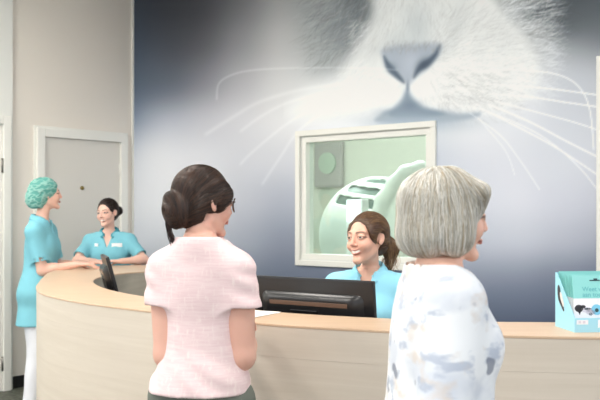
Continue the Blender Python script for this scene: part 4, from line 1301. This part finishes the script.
M['wtr'] = mat('white_uniform_trousers', 'e9ebf2', .8, bump=.2, bscale=200)
M['dtr'] = mat('dark_trousers', '2c3038', .8)
M['shoe'] = mat('dark_shoe_leather', '26262a', .45); M['wshoe'] = mat('white_clog', 'e6e6e6', .4); M['sole'] = mat('rubber_sole', '3c3c3c', .7)
M['badge'] = mat('white_badge', 'f4f6f6', .4); M['button'] = mat('snap_button', '2f5f66', .35)
M['glass_f'] = mat('spectacle_frame', '4a3a34', .25)

# ---- 1 customer in pink, seen from behind
bl = (-.335, 3.02, 0); rz = facing(.22, .975)
rw = loc_of((-.215, 3.21, 1.105), bl, rz); lw = loc_of((-.40, 3.24, 1.10), bl, rz)
o = dict(loc=bl, rz=rz, label='woman in a pale pink t-shirt with brown hair in a bun, seen from behind', sc=1.0, skin='dfae9b', smile=.3, wide=.80, shw=.126, armr=1.30, shoff=(0, 0, -.034),
         head=(.0, .03, 1.535), hyaw=math.degrees(facing(.80, .60) - rz), hpitch=-4, hs=1.03, hres=.0026, res=.006, handres=.003,
         arms=[dict(w=lw, n=(0, 0, -1), side=-1, hd=(.25, 1, -.12), pole=(.05, -.2, -1)), dict(w=rw, n=(0, 0, -1), side=1, hd=(-.1, 1, -.18), pole=(.24, -.7, -1))],
         legs=[dict(k=(-.095, .02, .47), a=(-.10, -.02, .085)), dict(k=(.095, .02, .47), a=(.10, -.02, .085))])
A = build_person(o)
def tee_folds(P):
    x, y, z = P[:, 0], P[:, 1], P[:, 2]
    a = .0035 * vnoise(P * np.array([1.3, 1.3, .5]), 24, 3)
    low = ss(1.12, .95, z)
    a = a + low * .0045 * np.sin(z * 70 + 9 * np.sin(x * 7 + .5) + x * 12) * (.6 + .4 * np.sin(x * 20))
    arm = np.exp(-((np.abs(x) - .17) / .04) ** 2) * ss(1.05, 1.2, z) * ss(1.36, 1.28, z)
    return a + arm * .004 * np.sin(z * 90 + x * 40)
top_garment(A, 'tshirt', M['tee'], .895, sleeve=.42, wfill=.15, ease=.013, sl_ease=(.002, .026), folds=tee_folds, res=.005, neckr=(.092, .072), neckc=(0, .010, -.010), flare=.11)
trousers(A, M['ptr'], .1); shoes(A, M['shoe'], M['sole'])
bun = np.array([.004, -.108, -.026])
hp = [p_ell((0, -.022, .034), (.080, .101, .092), 0), p_ell((0, -.055, -.028), (.064, .062, .062), .03),
      p_ell((.062, .022, .020), (.022, .050, .050), .02), p_ell((-.062, .022, .020), (.022, .050, .050), .02),
      p_ell(bun, (.050, .048, .056), .008), p_ell(bun + [.01, -.004, -.035], (.034, .032, .034), .015), p_ell(bun + [0, -.022, .032], (.030, .026, .022), .010)]
def hpost(P, d):
    face = (np.sqrt((P[:, 0] / .122) ** 2 + ((P[:, 1] - .100) / .080) ** 2 + ((P[:, 2] + .042) / .084) ** 2) - 1) * .07
    ear = (np.sqrt(((np.abs(P[:, 0]) - .092) / .026) ** 2 + ((P[:, 1] - .002) / .018) ** 2 + ((P[:, 2] + .022) / .024) ** 2) - 1) * .02
    ear = -smin(-ear, -(P[:, 1] * 0 - .02), 0) if False else ear
    jaw = np.maximum(P[:, 1] - .0 + (P[:, 2] + .045) * .5 - .0, -.1) * 0 + np.minimum(.05, 1)
    d = -smin(-d, face, .012); d = -smin(-d, ear, .006)
    low = np.minimum(-(P[:, 2] + .035), P[:, 1] + .030)        # nothing hangs in front of the ears below
    d = np.maximum(d, low)
    return d
def comb(P, i):
    v = bun - P; r = np.linalg.norm(v, axis=1)[:, None]
    near = np.exp(-(r / .060) ** 2)
    sw = np.cross(v / np.maximum(r, 1e-6), np.array([0, 1, .2]))
    return v / np.maximum(r, 1e-6) * (1 - near) + sw * near * 1.2
# loose lock under the bun
def locks(paths, r, cols, n=14):
    out = []
    for pts in paths:
        C = catmull(pts, 8)
        for k in range(n):
            j = rng.normal(size=3) * .004; ph = rng.uniform(0, 6.28)
            Q = C + j * np.linspace(.3, 1.6, len(C))[:, None] + np.stack([np.sin(np.arange(len(C)) * .3 + ph)] * 3, 1) * .0012
            V, F = tube(Q, list(r * np.linspace(1, .25, len(C))), 4); F = [f for f in F if len(f) == 4][:-2]
            out.append((np.array([list(v) for v in V]), np.array(F), np.tile(np.array(hexc(cols[k % len(cols)])), (len(V), 1))))
    return out
ex_l = locks([[bun + [.004, -.01, -.02], bun + [.0, -.022, -.055], bun + [-.004, -.018, -.09], bun + [.0, .004, -.125]], [bun + [.0, -.02, -.01], bun + [.0, -.035, -.045], bun + [.0, -.022, -.085], bun + [0, -.010, -.110]]], .0022, ['2c1d18', '3a2620', '24171a'], 16)
ex_l += locks([[(.060, .060, .05), (.074, .056, .02), (.078, .042, .000), (.078, .020, -.012)]], .0013, ['4a3022', '5a3c2a'], 8)
hair_mesh(A, 'hair', hp, hpost, M['hair'], ['2a1b14', '35231a', '432c1f', '513626', '1f1410'], lambda V: V[:, 2] > -.09, comb, 22, .0085, 4200, r0=.0009, jit=.05, res=.0035, tone='241812', offs=(-.0008, .0018), extra=ex_l)
# a second sweep of strands on the bun itself comes with the comb field
g = empty('glasses', (0, 0, 0)); g.parent = A['root']
def headpts(I, pts): return [Vector(v) for v in (np.array(pts, float) * I['hs'] @ I['Rh'].T + I['hc'])]
def head_tube(I, name, pts, r, m, parent, closed=False, seg=6):
    V, F = tube(headpts(I, pts), r, seg, closed); return mobj(name, V, F, m, parent, True)
for s in (-1, 1):
    rim = [(s * .034 + .027 * math.cos(a), .106 - 9 * (.027 * math.cos(a) + s * .034) ** 2 * 1.0, -.001 + .0225 * math.sin(a)) for a in np.linspace(0, 2 * math.pi, 28, endpoint=False)]
    head_tube(A, 'rim', rim, .0026, M['glass_f'], g, True)
    head_tube(A, 'temple', [(s * .058, .076, .006), (s * .076, .070, .008), (s * .080, .02, .006), (s * .081, -.012, .010), (s * .080, -.03, -.008)], .0018, M['glass_f'], g)
head_tube(A, 'bridge', [(-.010, .100, .004), (0, .104, .007), (.010, .100, .004)], .0016, M['glass_f'], g)

# ---- 2 receptionist behind the monitor
bl = (.335, 4.24, 0); rz = facing(-.30, -.95)
o = dict(loc=bl, rz=rz, label='smiling young woman in a sky blue polo shirt seated behind the wide monitor', sc=1.0, dz=-.195, skin='e5b39c', smile=1.0, teeth=True, hs=1.08,
         head=(.0, .055, 1.572), hyaw=math.degrees((facing(-.70, -.71) - rz + math.pi) % (2 * math.pi) - math.pi), hpitch=3, hroll=3, hres=.0020, iris='3f4c50', look=(-.02, .03), eye=.0042, jaw=.95, shw=.160, wide=1.0,
         arms=[dict(w=(-.13, .20, .80), n=(0, 0, -1), side=-1, hd=(.1, 1, -.1)), dict(w=(.13, .20, .80), n=(0, 0, -1), side=1, hd=(-.1, 1, -.1))],
         legs=[dict(k=(-.11, .36, .60), a=(-.12, .25, .16)), dict(k=(.11, .36, .60), a=(.12, .25, .16))], lean=.02, lip="c0746c", brow="38241a", blush='df8f80')
o['neckw'] = .93
Bq = build_person(o)
def vneck(depth, w, I):
    nb = I['nb']
    def f(P):
        z = P[:, 2] - (nb[2] + .02); return np.maximum(np.maximum(np.abs(P[:, 0]) - (w + (z) * w / depth), -(P[:, 1] - nb[1])), z - .1) * .8
    return f
top_garment(Bq, 'polo_shirt', M['polo'], .60, sleeve=.55, ease=.016, sl_ease=(.014, .020), cut=vneck(.10, .035, Bq), res=.005, neckr=(.070, .066), neckc=(0, .010, .012))
nb = Bq['nb']; V, F = collar_mesh((nb[0], nb[1] + .006, nb[2] + .026), .060, .060, .036, .028, gap=.8, tilt=.022)
co = mobj('collar', V, F, M['polo'], Bq['root'], True); md = co.modifiers.new('solid', 'SOLIDIFY'); md.thickness = .003
trousers(Bq, M['dtr'], .1); shoes(Bq, M['shoe'], M['sole'])
pt_ = np.array([.0, -.105, .012])
hp = [p_ell((0, -.022, .033), (.0785, .099, .0895), 0), p_ell((0, -.058, -.020), (.060, .056, .058), .03), p_ell((.060, .010, .030), (.022, .045, .045), .02), p_ell((-.060, .010, .030), (.022, .045, .045), .02),
      p_ell(pt_, (.020, .022, .020), .01), p_cone(pt_ + [0, -.015, 0], pt_ + [-.012, -.045, -.05], .024, .036, .02), p_cone(pt_ + [-.012, -.045, -.05], pt_ + [-.012, -.035, -.135], .036, .014, .02)]
def hpostB(P, d):
    face = (np.sqrt((P[:, 0] / .0735) ** 2 + ((P[:, 1] - .100) / .085) ** 2 + ((P[:, 2] + .018) / .098) ** 2) - 1) * .07
    ear = (np.sqrt(((np.abs(P[:, 0]) - .088) / .030) ** 2 + ((P[:, 1] + .004) / .026) ** 2 + ((P[:, 2] + .004) / .034) ** 2) - 1) * .025
    low = np.minimum(-(P[:, 2] + .025), P[:, 1] + .030)
    d = -smin(-d, face, .010); d = -smin(-d, ear, .008); d = np.maximum(d, low)
    return d
def combB(P, i):
    v = pt_ - P; r = np.linalg.norm(v, axis=1)[:, None]; t = (P[:, 1] < -.105)[:, None] | (P[:, 2] < -.05)[:, None] & (P[:, 1] < -.09)[:, None]
    return np.where(t, np.array([-.05, -.12, -1.0]), v / np.maximum(r, 1e-6))
ex_b = locks([[(.074, -.004, -.03), (.079, -.002, -.06), (.076, .002, -.085)]], .0009, ['8a6a4c', 'a98a66'], 4)
exx = []
base = pt_ + np.array([-.012, -.04, -.05])
for k in range(60):
    a = rng.uniform(0, 6.28); rr = rng.uniform(.008, .030); q = np.array([rr * math.cos(a), rr * math.sin(a), 0])
    exx += locks([[base + q * .8, base + q * 1.25 + [0, -.008, -.035], base + q * 1.4 + [rng.uniform(-.02, .02), .0, -.07], base + q + [rng.uniform(-.025, .025), rng.uniform(-.01, .03), -.10]]], .0015, [random.choice(['8a6b4e', 'b59a78', 'c9b08e', '6b4c38'])], 1)
hair_mesh(Bq, 'hair', hp, hpostB, M['hair'], ['5a3f2e', '6d4d38', '80603f', '4a3224', '94754f'], lambda V: (V[:, 2] > -.04), combB, 24, .0085, 4200, r0=.0008, jit=.04, res=.0035, tone='4d3628', extra=ex_b + exx, offs=(-.0008, .0015))
# ponytail tie
ty = [pt_ + np.array([.021 * math.cos(a), -.012 + .004 * math.sin(a), .021 * math.sin(a)]) for a in np.linspace(0, 2 * math.pi, 20, endpoint=False)]
head_tube(Bq, 'hair_tie', ty, .004, M['blk'], Bq['root'], True)

# ---- 3 nurse with the surgical cap at the left
bl = (-1.960, 6.62, 0); rz = facing(1, -.02)
o = dict(loc=bl, rz=rz, label='woman in profile wearing a green surgical cap and turquoise tunic, leaning on the counter', sc=1.02, bust=.6, deep=.92, skin='e8bba8', smile=.3, hs=1.0,
         head=(.0, .060, 1.637), hyaw=math.degrees(facing(.90, .42) - rz), hpitch=5, hres=.0032, res=.008, handres=.0035, lean=.03,
         arms=[dict(w=loc_of((-1.64, 6.80, 1.117), bl, rz), n=(0, 0, -1), side=-1, hd=loc_of((1, .1, -.03), (0, 0, 0), rz), pole=(-.2, -.3, -1)),
               dict(w=loc_of((-1.665, 6.56, 1.117), bl, rz), n=(0, 0, -1), side=1, hd=loc_of((1, .25, -.03), (0, 0, 0), rz), pole=(.2, -.4, -1))],
         legs=[dict(k=(-.095, .03, .49), a=(-.10, .0, .085)), dict(k=(.095, .02, .49), a=(.10, -.03, .085))])
C_ = build_person(o)
top_garment(C_, 'tunic', M['tunic'], .665, sleeve=.78, ease=.018, sl_ease=(.014, .026), cut=vneck(.09, .035, C_), res=.005, neckr=(.072, .068), neckc=(0, .010, .018), flare=.05, fold=.006, fscale=18)
nb = C_['nb']; V, F = collar_mesh((nb[0], nb[1] + .006, nb[2] + .026), .064, .062, .040, .022, gap=.7, tilt=.016)
co = mobj('collar', V, F, M['tunic'], C_['root'], True); md = co.modifiers.new('solid', 'SOLIDIFY'); md.thickness = .003
trousers(C_, M['wtr'], .1, ease=.009, wide=.013); shoes(C_, M['wshoe'], M['sole'])
def surf_y(I, x, z, s=1, e=.0):
    """y of the garment front at x,z"""
    ys = np.linspace(.30, -.05, 120); P = np.stack([np.full(120, x), ys, np.full(120, z)], 1); d = I['gf'].ev(P); k = np.argmax(d < 0); return ys[k] + e
def badge(I, f, x, z, w, h, name='name_badge', m='badge', th=.006):
    I['gf'] = f; y = surf_y(I, x, z); y2 = surf_y(I, x + .02, z); a = math.atan2(y2 - y, .02)
    return MB().box((x, y + .007, z), (w, th, h), Matrix.Rotation(a, 3, 'Z'), bevel=.001).build(name, M[m], I['root'])
capp = [p_ell((0, -.028, .042), (.096, .110, .094), 0), p_ell((0, -.086, -.028), (.086, .078, .082), .04)]
def cappost(P, d):
    face = (np.sqrt((P[:, 0] / .090) ** 2 + ((P[:, 1] - .118) / .095) ** 2 + ((P[:, 2] + .050) / .125) ** 2) - 1) * .08
    d = np.maximum(d, -face); d = np.maximum(d, -.095 - P[:, 2])
    cutl = np.minimum(-(P[:, 2] + .070 - (P[:, 1]) * .8), 1); d = np.maximum(d, cutl)
    r = np.abs(vnoise(P * np.array([.5, 1, 1.8]), 95, 4)); return d - .005 * (1 - np.clip(r * 2.2, 0, 1)) + .002
fl = Field(capp, cappost); V, F = mesh_field(fl, (-.14, -.2, -.14), (.14, .12, .17), .0035); F = fix_orient(V, F)
r = np.abs(vnoise(V * np.array([.5, 1, 1.8]), 95, 4)); wgt = ((1 - np.clip(r * 2.2, 0, 1)) * .6)[:, None]
Cc = np.array(hexc('559a90')) * (1 - wgt) + np.array(hexc('b4d8ce')) * wgt  # paler along the wrinkle ridges: highlights painted into the cap colour
M['cap'] = mat('surgical_cap_cloth', '6bb5a6', .7, attr='tint')
mobj('surgical_cap', V * C_['hs'] @ C_['Rh'].T + C_['hc'], F, M['cap'], C_['root'], True, Cc)

# ---- 4 nurse facing us behind the far end
bl = (-1.60, 7.40, 0); rz = facing(.0, -1)
o = dict(loc=bl, rz=rz, label='dark-haired smiling woman in a turquoise tunic leaning on the far end of the counter', sc=.945, skin='eabfae', smile=.7, teeth=True, hs=1.0, jaw=1.04,
         head=(.01, .05, 1.500), hyaw=math.degrees((facing(-.36, -.93) - rz + math.pi) % (2 * math.pi) - math.pi), hpitch=-2, hroll=4, hres=.0030, res=.008, handres=.0035, lean=.03, wide=1.1, shw=.172,
         arms=[dict(w=loc_of((-1.43, 7.05, 1.115), bl, rz), n=(0, 0, -1), side=-1, hd=loc_of((-1, -.25, .0), (0, 0, 0), rz), pole=(-1, -.1, -.45)),
               dict(w=loc_of((-1.64, 7.02, 1.115), bl, rz), n=(0, 0, -1), side=1, hd=loc_of((1, -.35, .0), (0, 0, 0), rz), pole=(1, -.1, -.45))],
         legs=[dict(k=(-.095, .03, .46), a=(-.10, .0, .085)), dict(k=(.095, .02, .46), a=(.10, -.03, .085))], brow='3a2820')
D_ = build_person(o)
_, fD = top_garment(D_, 'tunic', M['tunic'], .64, sleeve=.80, ease=.024, sl_ease=(.012, .022), cut=vneck(.12, .045, D_), res=.005, neckr=(.070, .068), neckc=(0, .010, .018), flare=.05, fold=.006, fscale=18)
nb = D_['nb']; V, F = collar_mesh((nb[0], nb[1] + .006, nb[2] + .026), .062, .062, .036, .026, gap=.8, tilt=.016)
co = mobj('collar', V, F, M['tunicd'], D_['root'], True); md = co.modifiers.new('solid', 'SOLIDIFY'); md.thickness = .003
badge(D_, fD, -.085, 1.235, .085, .032); badge(D_, fD, .085, 1.235, .034, .026, 'emblem')
trousers(D_, M['wtr'], .1, ease=.009, wide=.013); shoes(D_, M['wshoe'], M['sole'])
bD = np.array([-.035, -.112, .012])
hp = [p_ell((0, -.022, .033), (.0795, .100, .0905), 0), p_ell((0, -.055, -.018), (.062, .058, .055), .03), p_ell(bD, (.040, .034, .038), .008)]
def combD(P, i):
    v = bD - P; r = np.linalg.norm(v, axis=1)[:, None]; return v / np.maximum(r, 1e-6)
hair_mesh(D_, 'hair', hp, hpostB, M['hair'], ['2a1c18', '38261f', '1f1614'], lambda V: V[:, 2] > -.04, combD, 18, .009, 1500, r0=.0011, jit=.05, res=.0045, tone='2a1c18')
C_g = C_

# ---- 5 older woman walking past in front
bl = (.335, 2.22, 0); rz = facing(.995, .10)
o = dict(loc=bl, rz=rz, label='older woman with a silver bob and pale patterned blouse walking past nearest us', sc=.97, skin='e6b8a2', smile=.1, wide=1.16, deep=1.0, hs=.96, shw=.150, armr=1.0,
         head=(.0, .045, 1.490), hyaw=math.degrees(facing(.97, .22) - rz), hpitch=-3, hres=.0026, res=.007, handres=.0035, lean=.035,
         arms=[dict(w=(-.24, .18, .80), n=(1, 0, 0), side=-1, hd=(0, .35, -1), pole=(-.2, -1, 0)), dict(w=(.235, -.02, .74), n=(-1, 0, 0), side=1, hd=(0, .1, -1), pole=(.2, -1, 0))],
         legs=[dict(k=(-.09, .16, .47), a=(-.09, .26, .10)), dict(k=(.09, .0, .46), a=(.09, -.22, .11))], brow='a08c7a')
E_ = build_person(o)
bm_, nt, bs = newmat('patterned_blouse'); L = nt.links
tc = N(nt, 'ShaderNodeTexCoord')
def lay(prev, scale, stretch, lo_, hi_, col, fac=1.0, det=3.0):
    mp = N(nt, 'ShaderNodeMapping'); mp.inputs['Scale'].default_value = stretch; mp.inputs['Location'].default_value = (scale, 0, scale * 2)
    nz = N(nt, 'ShaderNodeTexNoise', Scale=scale, Detail=det); mr = N(nt, 'ShaderNodeMapRange'); mr.inputs[1].default_value = lo_; mr.inputs[2].default_value = hi_; mr.inputs[4].default_value = fac
    mx = N(nt, 'ShaderNodeMixRGB'); mx.inputs[2].default_value = (*hexc(col), 1)
    L.new(tc.outputs['Object'], mp.inputs[0]); L.new(mp.outputs[0], nz.inputs['Vector']); L.new(nz.outputs['Fac'], mr.inputs[0]); L.new(mr.outputs[0], mx.inputs[0])
    if isinstance(prev, str): mx.inputs[1].default_value = (*hexc(prev), 1)
    else: L.new(prev, mx.inputs[1])
    return mx.outputs[0]
c_ = lay('eceef0', 7, (1, 1, 1.3), .44, .62, 'd0d5de', .95)
c_ = lay(c_, 16, (1, .5, 1.6), .55, .66, 'aab4c6', .75)
c_ = lay(c_, 11, (1, 1, 1.5), .56, .68, 'd3c6ba', .65)
c_ = lay(c_, 15, (1, 1, 1), .74, .78, '7c8190', .8, 1.0)
L.new(c_, bs.inputs['Base Color']); bs.inputs['Roughness'].default_value = .8; bs.inputs['Specular IOR Level'].default_value = .2
M['blouse'] = bm_
top_garment(E_, 'blouse', M['blouse'], .80, ease=.024, sl_ease=(.020, .026), full=.75, res=.005, neckr=(.112, .100), neckc=(0, .022, -.012), flare=.05, bust_e=.0, fold=.006, fscale=16, sleeve=.6)
trousers(E_, mat('beige_trousers', 'b9b0a2', .85), .1, wide=.01); shoes(E_, M['shoe'], M['sole'])
hp = [p_ell((0, -.026, .036), (.094, .116, .094), 0), p_ell((0, -.066, -.045), (.086, .076, .072), .04), p_ell((.072, -.012, -.035), (.026, .052, .065), .03), p_ell((-.072, -.012, -.035), (.026, .052, .065), .03),
      p_ell((.045, .052, .070), (.035, .03, .022), .03), p_ell((-.045, .052, .070), (.035, .03, .022), .03)]
def hpostE(P, d):
    face = (np.sqrt((P[:, 0] / .077) ** 2 + ((P[:, 1] - .115) / .083) ** 2 + ((P[:, 2] + .040) / .105) ** 2) - 1) * .07
    d = -smin(-d, face, .010); d = -smin(-d, -(-.118 - P[:, 2]) * 1.0, .02) if True else d
    return d - .003 * vnoise(P * np.array([1, 1, .4]), 60, 5)
crown = np.array([0, -.05, .125])
def combE(P, i):
    v = P - crown; v = v / np.maximum(np.linalg.norm(v, axis=1)[:, None], 1e-6); down = np.array([0, .12, -1.0])
    w = ss(.04, -.06, P[:, 2])[:, None]
    return v * (1 - w) + down * w + np.array([0, .0, -.35])
hair_mesh(E_, 'hair', hp, hpostE, M['hairg'], ['dcdad2', 'cfccc2', 'ebe9e3', 'b9b5aa', 'd2ccbe', 'b8a990'], lambda V: V[:, 2] > -.02, combE, 26, .010, 5200, r0=.0009, res=.0045, tone='c6c2b8', wave=.10, jit=.08, offs=(-.001, .004))
